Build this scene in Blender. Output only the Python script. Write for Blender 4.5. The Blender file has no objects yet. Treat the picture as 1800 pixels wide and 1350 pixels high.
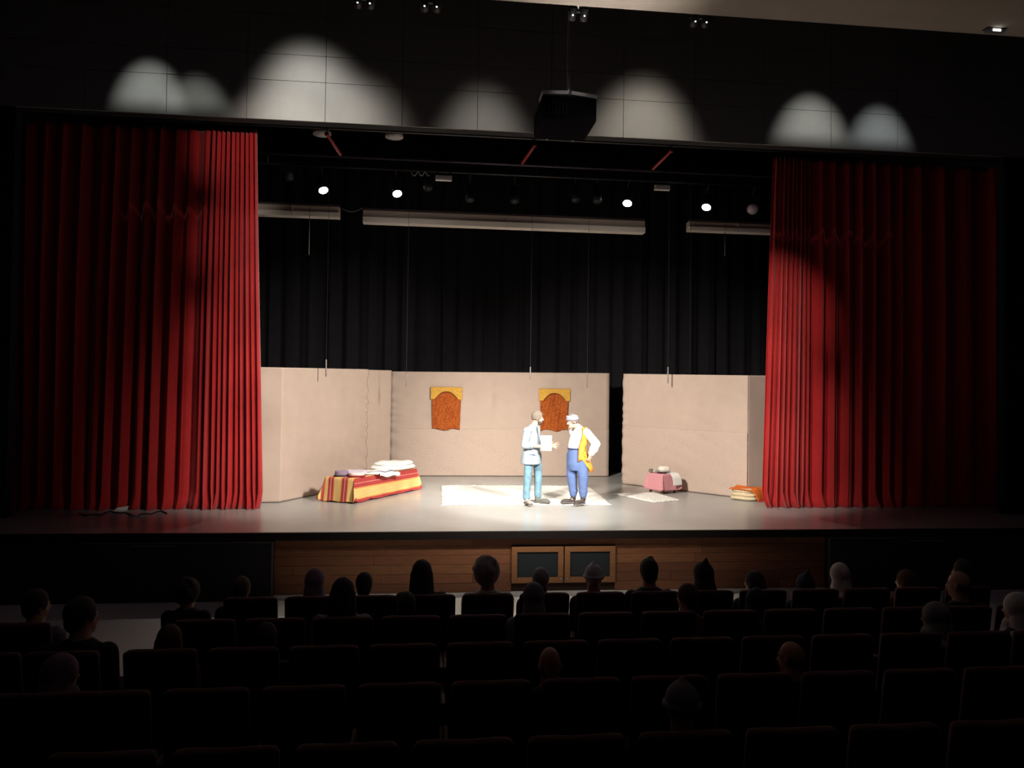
import bpy, bmesh, math, random
from mathutils import Vector, Matrix
random.seed(7)
R = math.radians
SC = bpy.context.scene
COL = SC.collection

# ------------------------------------------------------------------ camera
CAM = Vector((-1.5, 0.0, 3.0))
F_PX = 1350.0
YAW, PITCH, ROLL = math.atan(0.110), math.atan(25 / 1350.0), 0.0130
_f0 = Vector((math.sin(YAW) * math.cos(PITCH), math.cos(YAW) * math.cos(PITCH), math.sin(PITCH)))
_r0 = Vector((math.cos(YAW), -math.sin(YAW), 0))
_u0 = _r0.cross(_f0)
# a level line drops to the right in the photograph: the camera is rolled a little anticlockwise
CR = _r0 * math.cos(ROLL) + _u0 * math.sin(ROLL)
CU = _u0 * math.cos(ROLL) - _r0 * math.sin(ROLL)
cam_d = bpy.data.cameras.new('camera'); cam = bpy.data.objects.new('camera', cam_d); COL.objects.link(cam)
cam_d.sensor_width = 36; cam_d.lens = 36 * F_PX / 1800; cam_d.clip_end = 200
m = Matrix((CR, CU, -_f0)).transposed().to_4x4(); m.translation = CAM
cam.matrix_world = m
SC.camera = cam

def ray(px, py):
    return (_f0 + CR * ((px - 900) / F_PX) - CU * ((py - 675) / F_PX))
def P(px, py, Y):            # point of the photograph on the upright plane at depth Y
    d = ray(px, py); return CAM + d * ((Y - CAM.y) / d.y)
def PZ(px, py, z=1.0):       # point of the photograph on the level plane at height z
    d = ray(px, py); return CAM + d * ((z - CAM.z) / d.z)

# ------------------------------------------------------------------ world, exposure, lights
w = bpy.data.worlds.new('world'); SC.world = w; w.use_nodes = True
w.node_tree.nodes['Background'].inputs[0].default_value = (0.35, 0.25, 0.60, 1)
w.node_tree.nodes['Background'].inputs[1].default_value = 0.0022
SC.view_settings.view_transform = 'Standard'; SC.view_settings.look = 'None'
SC.view_settings.exposure = 0.0; SC.view_settings.gamma = 1.0; SC.view_settings.use_curve_mapping = False

def spot(name, loc, target, power, half, blend=0.4, col=(1, .95, .86), radius=0.06):
    d = bpy.data.lights.new(name, 'SPOT'); d.energy = power; d.spot_size = 2 * R(half); d.spot_blend = blend
    d.color = col; d.shadow_soft_size = radius
    o = bpy.data.objects.new(name, d); COL.objects.link(o); o.location = loc
    o.rotation_euler = (Vector(target) - Vector(loc)).to_track_quat('-Z', 'Y').to_euler()
    return o

HEAD_Y = 13.0                # plane of the wall above the stage opening
# key light on the two actors, from a lamp under the hall ceiling
spot('key_light', (3.0, 5.2, 7.15), (0.35, 14.6, 1.0), 5200, 10.5, 0.6, (1, .97, .92), 0.05)
# lamps hung before the opening, aimed down on the stage; the tops of their beams catch the wall above
CUT_LAMPS = []                    # lamps whose lower beam an added, unseen flap blocks, built further down
for px, hh, pw, col, half, inw, cut in ((262, .92, 430, (.93, 1, .98), 12, 0, 1), (345, .72, 260, (.95, 1, .96), 12, 0, 1), (492, 1.25, 780, (1, .98, .92), 21, -.04, 0), (640, .75, 340, (1, .93, .84), 16, 0, 0),
                        (850, .72, 380, (1, .95, .86), 16, 0, 0), (1160, 1.02, 600, (1, .92, .80), 20, -.04, 0), (1425, .98, 500, (.96, 1, .95), 15, 0, 1),
                        (1545, .85, 380, (.85, .96, 1), 13, 0, 1)):
    b = P(px, 200 + (px - 190) * .05, HEAD_Y)
    src = Vector((b.x, 10.9, 10.3))
    apex = Vector((b.x, HEAD_Y, b.z + hh))
    a = apex - src
    elev = math.atan2(-a.z, a.y) + R(half * .92)
    tgt = src + Vector((inw * b.x, math.cos(elev), -math.sin(elev))) * 9
    spot('wash_light', src, tgt, pw, half, 1.0, col, 0.05 if cut else .2)
    if cut: CUT_LAMPS.append((src, (tgt - src).normalized()))
# broad front wash, from lamps under the hall ceiling
for x, tx, pw in ((-4.0, 1.9, 9600), (4.2, -1.8, 8600)):
    spot('front_light', (x, 6.2, 7.1), (tx, 16.0, 2.2), pw, 24, 1.0, (1, .935, .85), 0.45)
# stacked spots added to brighten the two drawn curtain edges
for py, e in ((270, 850), (420, 850), (570, 900), (720, 900), (860, 900)):
    spot('curtain_fill', (-1.2, 8.4, 7.0), P(458, py, 14), e, 10, 1.0, (1, .90, .82), 0.06)
for py, e in ((540, 1000), (700, 1000), (860, 1000)):
    spot('curtain_fill', (1.8, 8.4, 7.0), P(1360, py, 14), e, 10, 1.0, (1, .90, .82), 0.06)
# spots added to brighten the floor strip before the stage and the wooden front
for x in (-1.6, 1.6):
    spot('apron_fill', (x, 10.6, 10.4), (x, 10.75, 0), 1500, 13, 1.0, (1, .92, .80), 0.1)
spot('wood_front_fill', (1.2, 4.4, 7.1), (1.2, 11.5, .25), 75, 13, 1.0, (1, .88, .74), 0.15)
# large area light added as a faint fill for the dark hall
hl = bpy.data.lights.new('hall_fill', 'AREA'); hl.shape = 'RECTANGLE'; hl.size = 16; hl.size_y = 3; hl.energy = 11; hl.color = (.80, .60, .95)
ho = bpy.data.objects.new('hall_fill', hl); COL.objects.link(ho); ho.location = (0, 7.4, 7.0); ho.rotation_euler = (R(32), 0, 0)

# ------------------------------------------------------------------ materials
MATS = {}
def N(nt, t, **kw):
    n = nt.nodes.new(t)
    for k, v in kw.items(): setattr(n, k, v)
    return n
def mat(name, col, rough=.75, var=.12, scale=14, bump=0.0, bscale=60, metal=0.0, spec=.3, sheen=0.0, emit=None, stretch=None):
    if name in MATS: return MATS[name]
    m = bpy.data.materials.new(name); m.use_nodes = True; nt = m.node_tree
    b = nt.nodes['Principled BSDF']
    b.inputs['Roughness'].default_value = rough; b.inputs['Metallic'].default_value = metal
    b.inputs['Specular IOR Level'].default_value = spec; b.inputs['Sheen Weight'].default_value = sheen
    tc = N(nt, 'ShaderNodeTexCoord'); vec = tc.outputs['Object']
    if stretch:
        mp = N(nt, 'ShaderNodeMapping'); mp.inputs['Scale'].default_value = stretch
        nt.links.new(vec, mp.inputs[0]); vec = mp.outputs[0]
    nz = N(nt, 'ShaderNodeTexNoise'); nz.inputs['Scale'].default_value = scale; nz.inputs['Detail'].default_value = 4
    nt.links.new(vec, nz.inputs['Vector'])
    rp = N(nt, 'ShaderNodeMapRange'); rp.inputs['To Min'].default_value = 1 - var * 1.6; rp.inputs['To Max'].default_value = 1 + var * 1.6
    nt.links.new(nz.outputs['Fac'], rp.inputs['Value'])
    mx = N(nt, 'ShaderNodeMix', data_type='RGBA', blend_type='MULTIPLY'); mx.inputs['Factor'].default_value = 1
    mx.inputs['A'].default_value = (*col, 1); nt.links.new(rp.outputs[0], mx.inputs['B'])
    nt.links.new(mx.outputs['Result'], b.inputs['Base Color'])
    if bump:
        n2 = N(nt, 'ShaderNodeTexNoise'); n2.inputs['Scale'].default_value = bscale; n2.inputs['Detail'].default_value = 5
        nt.links.new(vec, n2.inputs['Vector'])
        bp = N(nt, 'ShaderNodeBump'); bp.inputs['Strength'].default_value = bump; bp.inputs['Distance'].default_value = .02
        nt.links.new(n2.outputs['Fac'], bp.inputs['Height']); nt.links.new(bp.outputs[0], b.inputs['Normal'])
    if emit:
        b.inputs['Emission Color'].default_value = (*emit[0], 1); b.inputs['Emission Strength'].default_value = emit[1]
    MATS[name] = m
    return m
def stripes_mat(name, bands, rough=.9):
    """bands along the UV u coordinate: [(start, colour)...] with u from 0 to 1"""
    m = bpy.data.materials.new(name); m.use_nodes = True; nt = m.node_tree; b = nt.nodes['Principled BSDF']
    b.inputs['Roughness'].default_value = rough; b.inputs['Specular IOR Level'].default_value = .15
    uv = N(nt, 'ShaderNodeUVMap'); sp = N(nt, 'ShaderNodeSeparateXYZ'); nt.links.new(uv.outputs[0], sp.inputs[0])
    cr = N(nt, 'ShaderNodeValToRGB'); cr.color_ramp.interpolation = 'CONSTANT'
    e = cr.color_ramp.elements
    for i, (p, c) in enumerate(bands):
        if i < 2: el = e[i]; el.position = p
        else: el = e.new(p)
        el.color = (*c, 1)
    nt.links.new(sp.outputs[0], cr.inputs[0])
    nz = N(nt, 'ShaderNodeTexNoise'); nz.inputs['Scale'].default_value = 90
    mp = N(nt, 'ShaderNodeMapping'); mp.inputs['Scale'].default_value = (1, .12, 1); nt.links.new(uv.outputs[0], mp.inputs[0]); nt.links.new(mp.outputs[0], nz.inputs['Vector'])
    rp = N(nt, 'ShaderNodeMapRange'); rp.inputs['To Min'].default_value = .75; rp.inputs['To Max'].default_value = 1.25
    nt.links.new(nz.outputs['Fac'], rp.inputs['Value'])
    mx = N(nt, 'ShaderNodeMix', data_type='RGBA', blend_type='MULTIPLY'); mx.inputs['Factor'].default_value = 1
    nt.links.new(cr.outputs[0], mx.inputs['A']); nt.links.new(rp.outputs[0], mx.inputs['B'])
    nt.links.new(mx.outputs['Result'], b.inputs['Base Color'])
    return m
def pattern_mat(name, base, ink, scale, thr=.42, kind='voronoi', rough=.9):
    """cloth with a small repeated motif printed or woven in"""
    m = bpy.data.materials.new(name); m.use_nodes = True; nt = m.node_tree; b = nt.nodes['Principled BSDF']
    b.inputs['Roughness'].default_value = rough; b.inputs['Specular IOR Level'].default_value = .15
    tc = N(nt, 'ShaderNodeTexCoord')
    if kind == 'voronoi':
        t = N(nt, 'ShaderNodeTexVoronoi'); t.inputs['Scale'].default_value = scale; t.inputs['Randomness'].default_value = .35; o = t.outputs['Distance']
    elif kind == 'checker':
        t = N(nt, 'ShaderNodeTexChecker'); t.inputs['Scale'].default_value = scale; o = t.outputs['Fac']
    else:
        t = N(nt, 'ShaderNodeTexNoise'); t.inputs['Scale'].default_value = scale; t.inputs['Detail'].default_value = 3; t.inputs['Distortion'].default_value = 1.5; o = t.outputs['Fac']
    nt.links.new(tc.outputs['Object'], t.inputs['Vector'])
    cr = N(nt, 'ShaderNodeValToRGB'); e = cr.color_ramp.elements
    e[0].position = thr - .06; e[0].color = (*ink, 1); e[1].position = thr + .06; e[1].color = (*base, 1)
    nt.links.new(o, cr.inputs[0]); nt.links.new(cr.outputs[0], b.inputs['Base Color'])
    MATS[name] = m
    return m

BLACK = mat('black_paint', (.012, .011, .013), .8, .2)
BLACKCLOTH = mat('black_cloth', (.0055, .0048, .006), .95, .3, 6, .2, 40)
WALLDARK = mat('dark_wall', (.018, .016, .024), .8, .15, 3)
HEADER = mat('grey_cladding', (.30, .285, .265), .55, .06, 5, .05, 30)
CEIL = mat('beige_ceiling', (.42, .37, .31), .8, .05, 4)
STAGEM = mat('stage_vinyl', (.40, .40, .38), .27, .05, 1.3, .02, 8, spec=.5)
HALLF = mat('hall_floor_tile', (.66, .62, .57), .5, .06, 3, spec=.4)
RED = mat('red_velvet', (.42, .012, .012), .85, .12, 9, .1, 120, sheen=.25)
BEIGE = mat('beige_sheet', (.49, .375, .305), .92, .05, 3, .08, 90)
BEIGEP = pattern_mat('beige_sheet_dotted', (.50, .385, .315), (.40, .29, .235), 26, .28)
TIMBER = mat('raw_timber', (.36, .25, .15), .8, .2, 12, .1, 40)
WOOD = mat('stage_front_wood', (.27, .115, .045), .5, .30, 3.5, .05, 20, spec=.4, stretch=(1, 1, 14))
WOODT = mat('hatch_frame_wood', (.27, .12, .05), .45, .2, 4, stretch=(1, 1, 10))
HATCH = mat('dark_hatch_mesh', (.02, .025, .03), .4, .3, 30)
METAL = mat('grey_metal', (.35, .35, .36), .4, .1, metal=.8)
BLKM = mat('black_metal', (.02, .02, .022), .45, .1, spec=.4)
PALE = mat('pale_metal', (.85, .77, .68), .6, .05)
PINKM = mat('brown_metal', (.62, .50, .42), .6, .05)
REDP = mat('red_pipe_paint', (.36, .03, .03), .5, .1)
WHITEP = mat('white_plastic', (.72, .70, .66), .6, .04)
LENS = mat('lit_lens', (1, 1, 1), .3, 0, emit=((1, .97, .9), 40))
GLINT = mat('small_lens_and_glint', (1, 1, 1), .3, 0, emit=((1, .96, .92), 3.0))  # serves the small lit lamp and the glowing glints on housings
SKIN = mat('skin', (.55, .33, .235), .6, .06, 20)
SKIN2 = mat('skin_tan', (.46, .27, .18), .6, .06, 20)
SEATRED = mat('seat_red_fabric', (.070, .007, .012), .9, .15, 20, .1, 80, sheen=.2)
SEATPL = mat('seat_black_plastic', (.015, .014, .016), .5, .1)

# ------------------------------------------------------------------ mesh helpers
class MB:
    def __init__(s): s.v = []; s.f = []
    def add(s, vs, fs):
        o = len(s.v); s.v += [Vector(v) for v in vs]; s.f += [[i + o for i in f] for f in fs]; return s
    def box(s, a, b, rot=None, org=None):
        x0, y0, z0 = a; x1, y1, z1 = b
        vs = [Vector(v) for v in ((x0, y0, z0), (x1, y0, z0), (x1, y1, z0), (x0, y1, z0), (x0, y0, z1), (x1, y0, z1), (x1, y1, z1), (x0, y1, z1))]
        if rot is not None:
            o = Vector(org) if org is not None else sum(vs, Vector()) / 8
            vs = [rot @ (v - o) + o for v in vs]
        return s.add(vs, [(0, 3, 2, 1), (4, 5, 6, 7), (0, 1, 5, 4), (1, 2, 6, 5), (2, 3, 7, 6), (3, 0, 4, 7)])
    def tube(s, pts, rad, n=10, caps=True):
        pts = [Vector(p) for p in pts]; k = len(pts)
        rad = rad if isinstance(rad, (list, tuple)) else [rad] * k
        rings = []
        t0 = (pts[1] - pts[0]).normalized(); up = Vector((0, 0, 1)) if abs(t0.z) < .9 else Vector((1, 0, 0))
        for i, p in enumerate(pts):
            t = (pts[min(i + 1, k - 1)] - pts[max(i - 1, 0)]).normalized()
            a = t.cross(up).normalized(); b = a.cross(t).normalized()
            rings.append([p + (a * math.cos(2 * math.pi * j / n) + b * math.sin(2 * math.pi * j / n)) * rad[i] for j in range(n)])
        vs = [v for r in rings for v in r]
        fs = [(i * n + j, i * n + (j + 1) % n, (i + 1) * n + (j + 1) % n, (i + 1) * n + j) for i in range(k - 1) for j in range(n)]
        if caps: fs += [tuple(range(n - 1, -1, -1)), tuple(range((k - 1) * n, k * n))]
        return s.add(vs, fs)
    def ell(s, c, r, nu=16, nv=10, rot=None):
        c = Vector(c); vs = []; fs = []
        for i in range(nv + 1):
            th = math.pi * i / nv
            for j in range(nu):
                ph = 2 * math.pi * j / nu
                v = Vector((r[0] * math.sin(th) * math.cos(ph), r[1] * math.sin(th) * math.sin(ph), r[2] * math.cos(th)))
                if rot is not None: v = rot @ v
                vs.append(c + v)
        for i in range(nv):
            for j in range(nu):
                a = i * nu + j; b = i * nu + (j + 1) % nu
                fs.append((a, a + nu, b + nu, b))
        return s.add(vs, fs)
    def cap(s, a, ra, b, rb, n=14):      # tapered limb with round ends
        a = Vector(a); b = Vector(b)
        if (b - a).length < 1e-4: return s.ell(a, (ra,) * 3)
        s.tube([a, b], [ra, rb], n)
        s.ell(a, (ra,) * 3, n, 8); s.ell(b, (rb,) * 3, n, 8); return s
    def chain(s, pts, rads):
        for i in range(len(pts) - 1): s.cap(pts[i], rads[i], pts[i + 1], rads[i + 1])
        return s
    def grid(s, fn, nu, nv, closed=False):
        vs = [fn(i / nu, j / nv) for j in range(nv + 1) for i in range(nu + 1)]
        fs = [(j * (nu + 1) + i, j * (nu + 1) + i + 1, (j + 1) * (nu + 1) + i + 1, (j + 1) * (nu + 1) + i) for j in range(nv) for i in range(nu)]
        return s.add(vs, fs)
    def mesh(s, name, smooth=False):
        me = bpy.data.meshes.new(name); me.from_pydata([tuple(v) for v in s.v], [], s.f); me.update()
        if smooth: me.polygons.foreach_set('use_smooth', [True] * len(me.polygons))
        return me
    def build(s, name, mt, parent=None, smooth=False, bevel=0.0, solid=0.0, loc=None):
        o = link(name, s.mesh(name, smooth), mt, parent)
        if loc is not None: o.location = loc
        if solid:
            sd = o.modifiers.new('solid', 'SOLIDIFY'); sd.thickness = solid; sd.offset = 0
        if bevel:
            bv = o.modifiers.new('bevel', 'BEVEL'); bv.width = bevel; bv.segments = 2; bv.limit_method = 'ANGLE'
        return o
    def soft(s, name, mt, parent=None, voxel=.012, smooth=6):
        """fuse everything in the builder into one continuous smooth skin"""
        return link(name, fuse(s, name, voxel, smooth), mt, parent)
def fuse(mb, name, voxel, smooth=6):
    me = mb.mesh(name); o = bpy.data.objects.new('tmp', me); COL.objects.link(o)
    r = o.modifiers.new('r', 'REMESH'); r.mode = 'VOXEL'; r.voxel_size = voxel; r.use_smooth_shade = True
    sm = o.modifiers.new('s', 'SMOOTH'); sm.factor = .5; sm.iterations = smooth
    dg = bpy.context.evaluated_depsgraph_get()
    out = bpy.data.meshes.new_from_object(o.evaluated_get(dg)); out.name = name
    out.polygons.foreach_set('use_smooth', [True] * len(out.polygons))
    bpy.data.objects.remove(o); bpy.data.meshes.remove(me)
    return out
def link(name, me, mt, parent=None):
    o = bpy.data.objects.new(name, me); COL.objects.link(o)
    if mt is not None and len(me.materials) == 0: me.materials.append(mt)
    if parent is not None: o.parent = parent
    return o
def empty(name, loc=(0, 0, 0), rz=0, scale=1):
    o = bpy.data.objects.new(name, None); COL.objects.link(o); o.location = loc; o.rotation_euler = (0, 0, rz); o.scale = (scale,) * 3
    o.empty_display_size = .1
    return o
def tag(o, label, cat, group=None):
    o['label'] = label; o['category'] = cat
    if group: o['group'] = group
    return o
def struct(o, label=None):
    o['kind'] = 'structure'
    if label: o['label'] = label
    return o
def copy_tree(o, parent=None):
    c = o.copy(); COL.objects.link(c); c.parent = parent
    for ch in [x for x in bpy.data.objects if x.parent == o]: copy_tree(ch, c)
    return c
def uv_from(o, us):
    uvl = o.data.uv_layers.new(name='UVMap')
    for l in o.data.loops: uvl.data[l.index].uv = us[l.vertex_index]

# ------------------------------------------------------------------ the setting
SX0, SX1 = -11.0, 11.0
struct(MB().box((SX0, 11.55, .88), (SX1, 22, 1.0)).build('floor_stage', STAGEM), 'grey shiny stage floor')
struct(MB().box((SX0 - .5, -4, -.2), (SX1 + .5, 11.8, 0)).build('floor_hall', HALLF), 'pale hall floor before the stage')
struct(MB().box((SX0, 21.6, 1.0), (SX1, 21.8, 11)).build('wall_back', BLACK))
struct(MB().box((SX0 - .4, 13.2, 0), (SX0, 22, 11)).build('wall_stage_left', BLACK))
struct(MB().box((SX1, 13.2, 0), (SX1 + .4, 22, 11)).build('wall_stage_right', BLACK))
struct(MB().box((SX0 - .4, -4, 0), (SX0, 13.2, 11)).build('wall_left', WALLDARK))
struct(MB().box((SX1, -4, 0), (SX1 + .4, 13.2, 11)).build('wall_right', WALLDARK))
struct(MB().box((SX0 - .5, -4.3, 0), (SX1 + .5, -4, 11)).build('wall_rear', WALLDARK))
struct(MB().box((SX0 - .5, 10.0, 11.0), (SX1 + .5, 22, 11.2)).build('ceiling_stage', BLACK))
# hall ceiling: its far edge shows at the top of the photograph
ce = P(1080, 15, 8.6)
struct(MB().box((SX0 - .5, -4, ce.z), (SX1 + .5, ce.y, ce.z + .12)).build('ceiling', CEIL), 'beige hall ceiling edge above the lamps')
struct(MB().box((SX0 - .5, ce.y - .1, ce.z + .12), (SX1 + .5, ce.y, 11.2)).build('ceiling_slot_face', WALLDARK))
struct(MB().box((SX0 - .5, ce.y, 11.0), (SX1 + .5, 10.0, 11.2)).build('ceiling_slot', WALLDARK))
# wall above the stage opening, clad with panels
hb = P(900, 232, HEAD_Y).z
hdr = struct(MB().box((SX0, HEAD_Y + .02, hb + .0), (SX1, HEAD_Y + .22, 11)).build('wall_header', mat('joint_dark', (.02, .018, .018), .8)), 'grey panelled wall above the stage opening')
pw = 1.27; x = P(434, 180, HEAD_Y).x
while x > SX0: x -= pw
rows = [(hb, hb + .66), (hb + .66, hb + 1.10), (hb + 1.10, hb + 1.76), (hb + 1.76, 11)]
pm = {}
while x < SX1:
    for z0, z1 in rows:
        k = (z0, z1)
        a, b = max(x, SX0), min(x + pw, SX1)
        kk = (z0, round(b - a, 3))
        if kk not in pm:
            me = MB().box((.004, 0, .004), (b - a - .004, .03, z1 - z0 - .004)).mesh('panel'); me.materials.append(HEADER); pm[kk] = me
        o = link('panel', pm[kk], None, hdr); o.location = (a, HEAD_Y - .01 + random.uniform(-.003, .003), z0)
    x += pw
# dark returns left and right of the curtains
struct(MB().box((SX0, HEAD_Y, 1.0), (P(20, 500, HEAD_Y).x, HEAD_Y + .2, hb)).build('wall_opening_left', WALLDARK))
struct(MB().box((P(1765, 500, HEAD_Y).x, HEAD_Y, 1.0), (SX1, HEAD_Y + .2, hb)).build('wall_opening_right', WALLDARK))

# stage front: wooden boards between two dark side blocks
FY = 11.66
xl, xr = P(482, 990, FY).x, P(1450, 990, FY).x
sf = struct(MB().box((xl, FY + .03, 0), (xr, FY + .1, .88)).build('wall_stage_front', mat('board_joint', (.03, .015, .01), .8)), 'brown wooden board front of the stage')
h1, h2, h3, h4 = P(899, 990, FY).x, P(990, 990, FY).x, P(992, 990, FY).x, P(1081, 990, FY).x
hz0, hz1 = P(945, 1024, FY).z, P(945, 960, FY).z
def board(x0, x1, z0, z1):
    s = random.choice((0, 1, 2, 3))
    me = MB().box((0, 0, 0), (x1 - x0 - .004, .03, z1 - z0 - .004)).mesh('board'); me.materials.append(mat('stage_front_wood_%d' % s, [(.21, .080, .036), (.25, .105, .045), (.175, .066, .032), (.23, .088, .040)][s], .5, .30, 3.5, .05, 20, spec=.4, stretch=(1, 1, 14)))
    o = link('board', me, None, sf); o.location = (x0 + .002, FY, z0 + .002)
zs = [0.06, .2, .34, .48, .62, .76, .875]
for k in range(len(zs) - 1):
    segs = [(xl, xr)]
    if zs[k + 1] > hz0 and zs[k] < hz1: segs = [(xl, h1), (h4, xr)]
    for a, b in segs:
        x = a - random.uniform(0, 1.2)
        while x < b - .05:
            x1 = x + random.uniform(1.3, 2.1)
            if b - x1 < .3: x1 = b
            board(max(x, a), min(x1, b), zs[k], zs[k + 1]); x = x1
struct(MB().box((xl, FY - .02, 0), (xr, FY + .03, .058)).build('baseboard_stage', WHITEP), 'pale baseboard under the wooden stage front')
struct(MB().box((SX0, 11.5, .885), (SX1, 11.56, .998)).build('trim_1', mat('stage_nosing', (.010, .006, .005), .6)), 'dark nosing along the stage edge')
for i, (a, b) in enumerate(((h1, h2), (h3, h4))):
    t = tag(empty('stage_hatch', ((a + b) / 2, FY - .01, hz0)), ['left one of two wooden framed dark hatches in the stage front', 'right one of two wooden framed dark hatches in the stage front'][i], 'hatch', 'hatches in the stage front')
    wd = b - a; hh = hz1 - hz0; fw = .085
    for nm, bx in (('frame_top', ((-wd / 2, -.03, hh - fw), (wd / 2, .04, hh))), ('frame_bottom', ((-wd / 2, -.03, 0), (wd / 2, .04, fw))),
                   ('frame_side', ((-wd / 2, -.03, fw), (-wd / 2 + fw, .04, hh - fw))), ('frame_side', ((wd / 2 - fw, -.03, fw), (wd / 2, .04, hh - fw)))):
        MB().box(*bx).build(nm, WOODT, t, bevel=.006)
    MB().box((-wd / 2 + fw, .0, fw), (wd / 2 - fw, .02, hh - fw)).build('mesh_panel', HATCH, t)
    MB().ell((wd / 2 - .04 if i == 0 else -wd / 2 + .04, -.04, .06), (.018, .018, .018), 8, 6).build('knob', METAL, t, True)
# dark side blocks with thin edging
for nm, a, b, lab in (('wall_side_block_left', SX0, xl, 'dark block left of the wooden stage front'), ('wall_side_block_right', xr, SX1, 'dark block right of the wooden stage front')):
    o = struct(MB().box((a, FY - .1, 0), (b, FY + .25, .86)).build(nm, mat('side_block', (.03, .028, .036), .6)), lab)
    e = MAT_E = mat('side_edge', (.16, .14, .14), .5)
    MB().box((a, FY - .115, .845), (b, FY - .1, .865)).build('edge_top', e, o)
    ex = b - .02 if a == SX0 else a
    MB().box((ex, FY - .115, 0), (ex + .025, FY - .1, .845)).build('edge_side', e, o)
    q = P(270, 960, FY - .1) if a == SX0 else P(1630, 950, FY - .1)
    MB().box((q.x - .3, FY - .112, q.z - .01), (q.x + .3, FY - .1, q.z + .01)).build('handle_rail', e, o)

# ------------------------------------------------------------------ curtains
def curtain(name, keys_top, keys_bot, ztop, zbot, mt, label, amp_fn, n, ruffle=True, Y0=14.0, seed=1, ny=46):
    """keys: list of (fold phase, x) giving where each fold sits at top and bottom"""
    rnd = random.Random(seed)
    def interp(keys, t):
        for (a, xa), (b, xb) in zip(keys, keys[1:]):
            if t <= b: return xa + (xb - xa) * (t - a) / (b - a)
        return keys[-1][1]
    T = keys_top[-1][0]
    nf = int(T) + 2
    jit = [rnd.uniform(-.28, .28) for _ in range(nf + 1)]; am = [rnd.uniform(.55, 1.15) for _ in range(nf + 1)]
    wob = [rnd.uniform(-1, 1) for _ in range(nf + 1)]
    def lerp(arr, t):
        i = min(int(t), nf - 1); f = t - i; f = f * f * (3 - 2 * f); return arr[i] * (1 - f) + arr[i + 1] * f
    def fn(u, v):
        t = u * T; k = 1 - v            # v = 0 at the hem
        xx = interp(keys_bot, t) * (1 - v) ** 1.0 + interp(keys_top, t) * v
        ph = 2 * math.pi * (t + .35 * lerp(jit, t))
        A = amp_fn(t / T) * lerp(am, t)
        A *= (.55 + .45 * min(1, k * 2.5))
        y = Y0 + A * math.sin(ph) + .25 * A * math.sin(2.3 * ph + 1)
        xx += .35 * A * math.sin(2 * ph + .8) * .5 + .02 * lerp(wob, t) * math.sin(3 * v + lerp(wob, t + .5) * 3)
        z = zbot + (ztop - zbot) * v
        if v > .985: z += .05 * math.sin(ph * .5 + 1) * lerp(wob, t) - .05
        if k > .955 and ruffle:        # the hem breaks on the floor
            q = (k - .955) / .045
            y -= q * q * (.10 + .05 * lerp(wob, t)); xx += q * .05 * lerp(wob, t + .3)
            z = max(zbot + .006, z - .02 * q)
        return Vector((xx, y, z))
    o = MB().grid(fn, n, ny).build(name, mt, None, True, solid=.012)
    if label: tag(o, label, 'curtain', 'red stage curtains')
    return o
CY = 14.0
tL = lambda px: P(px, 240, CY).x
bL = lambda px: P(px, 885, CY).x
zL = P(430, 226, CY).z; zR = P(1390, 292, CY).z
c1 = curtain('stage_curtain', [(0, tL(-5)), (6, tL(190)), (13, tL(372)), (23, tL(452))], [(0, bL(-5)), (6, bL(165)), (13, bL(352)), (23, bL(459))], max(zL, zR), 1.0, RED,
        'red velvet stage curtain drawn open at the left of the stage', lambda t: .135 - .06 * t, 760, seed=3)
tR = lambda px: P(px, 290, CY).x
bR = lambda px: P(px, 885, CY).x
c2 = curtain('stage_curtain', [(0, tR(1361)), (9, tR(1424)), (16, tR(1590)), (21, tR(1790))], [(0, bR(1338)), (9, bR(1418)), (16, bR(1585)), (21, bR(1790))], max(zL, zR), 1.0, RED,
        'red velvet stage curtain drawn open at the right of the stage', lambda t: .075 + .07 * t, 760, seed=11)
ZT = max(zL, zR)
tag(MB().tube([(SX0 + .3, CY, ZT + .09), (SX1 - .3, CY, ZT + .09)], .035, 8).build('curtain_track', BLKM), 'black curtain track behind the panelled wall above the opening', 'track')
# black backdrop
bd = curtain('backdrop_curtain', [(0, -9.5), (38, 9.5)], [(0, -9.5), (38, 9.5)], 10.2, 1.01, BLACKCLOTH, None, lambda t: .07, 900, False, 20.9, 5, 6)
tag(bd, 'black backdrop curtain hanging behind the beige flats', 'backdrop')

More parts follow.
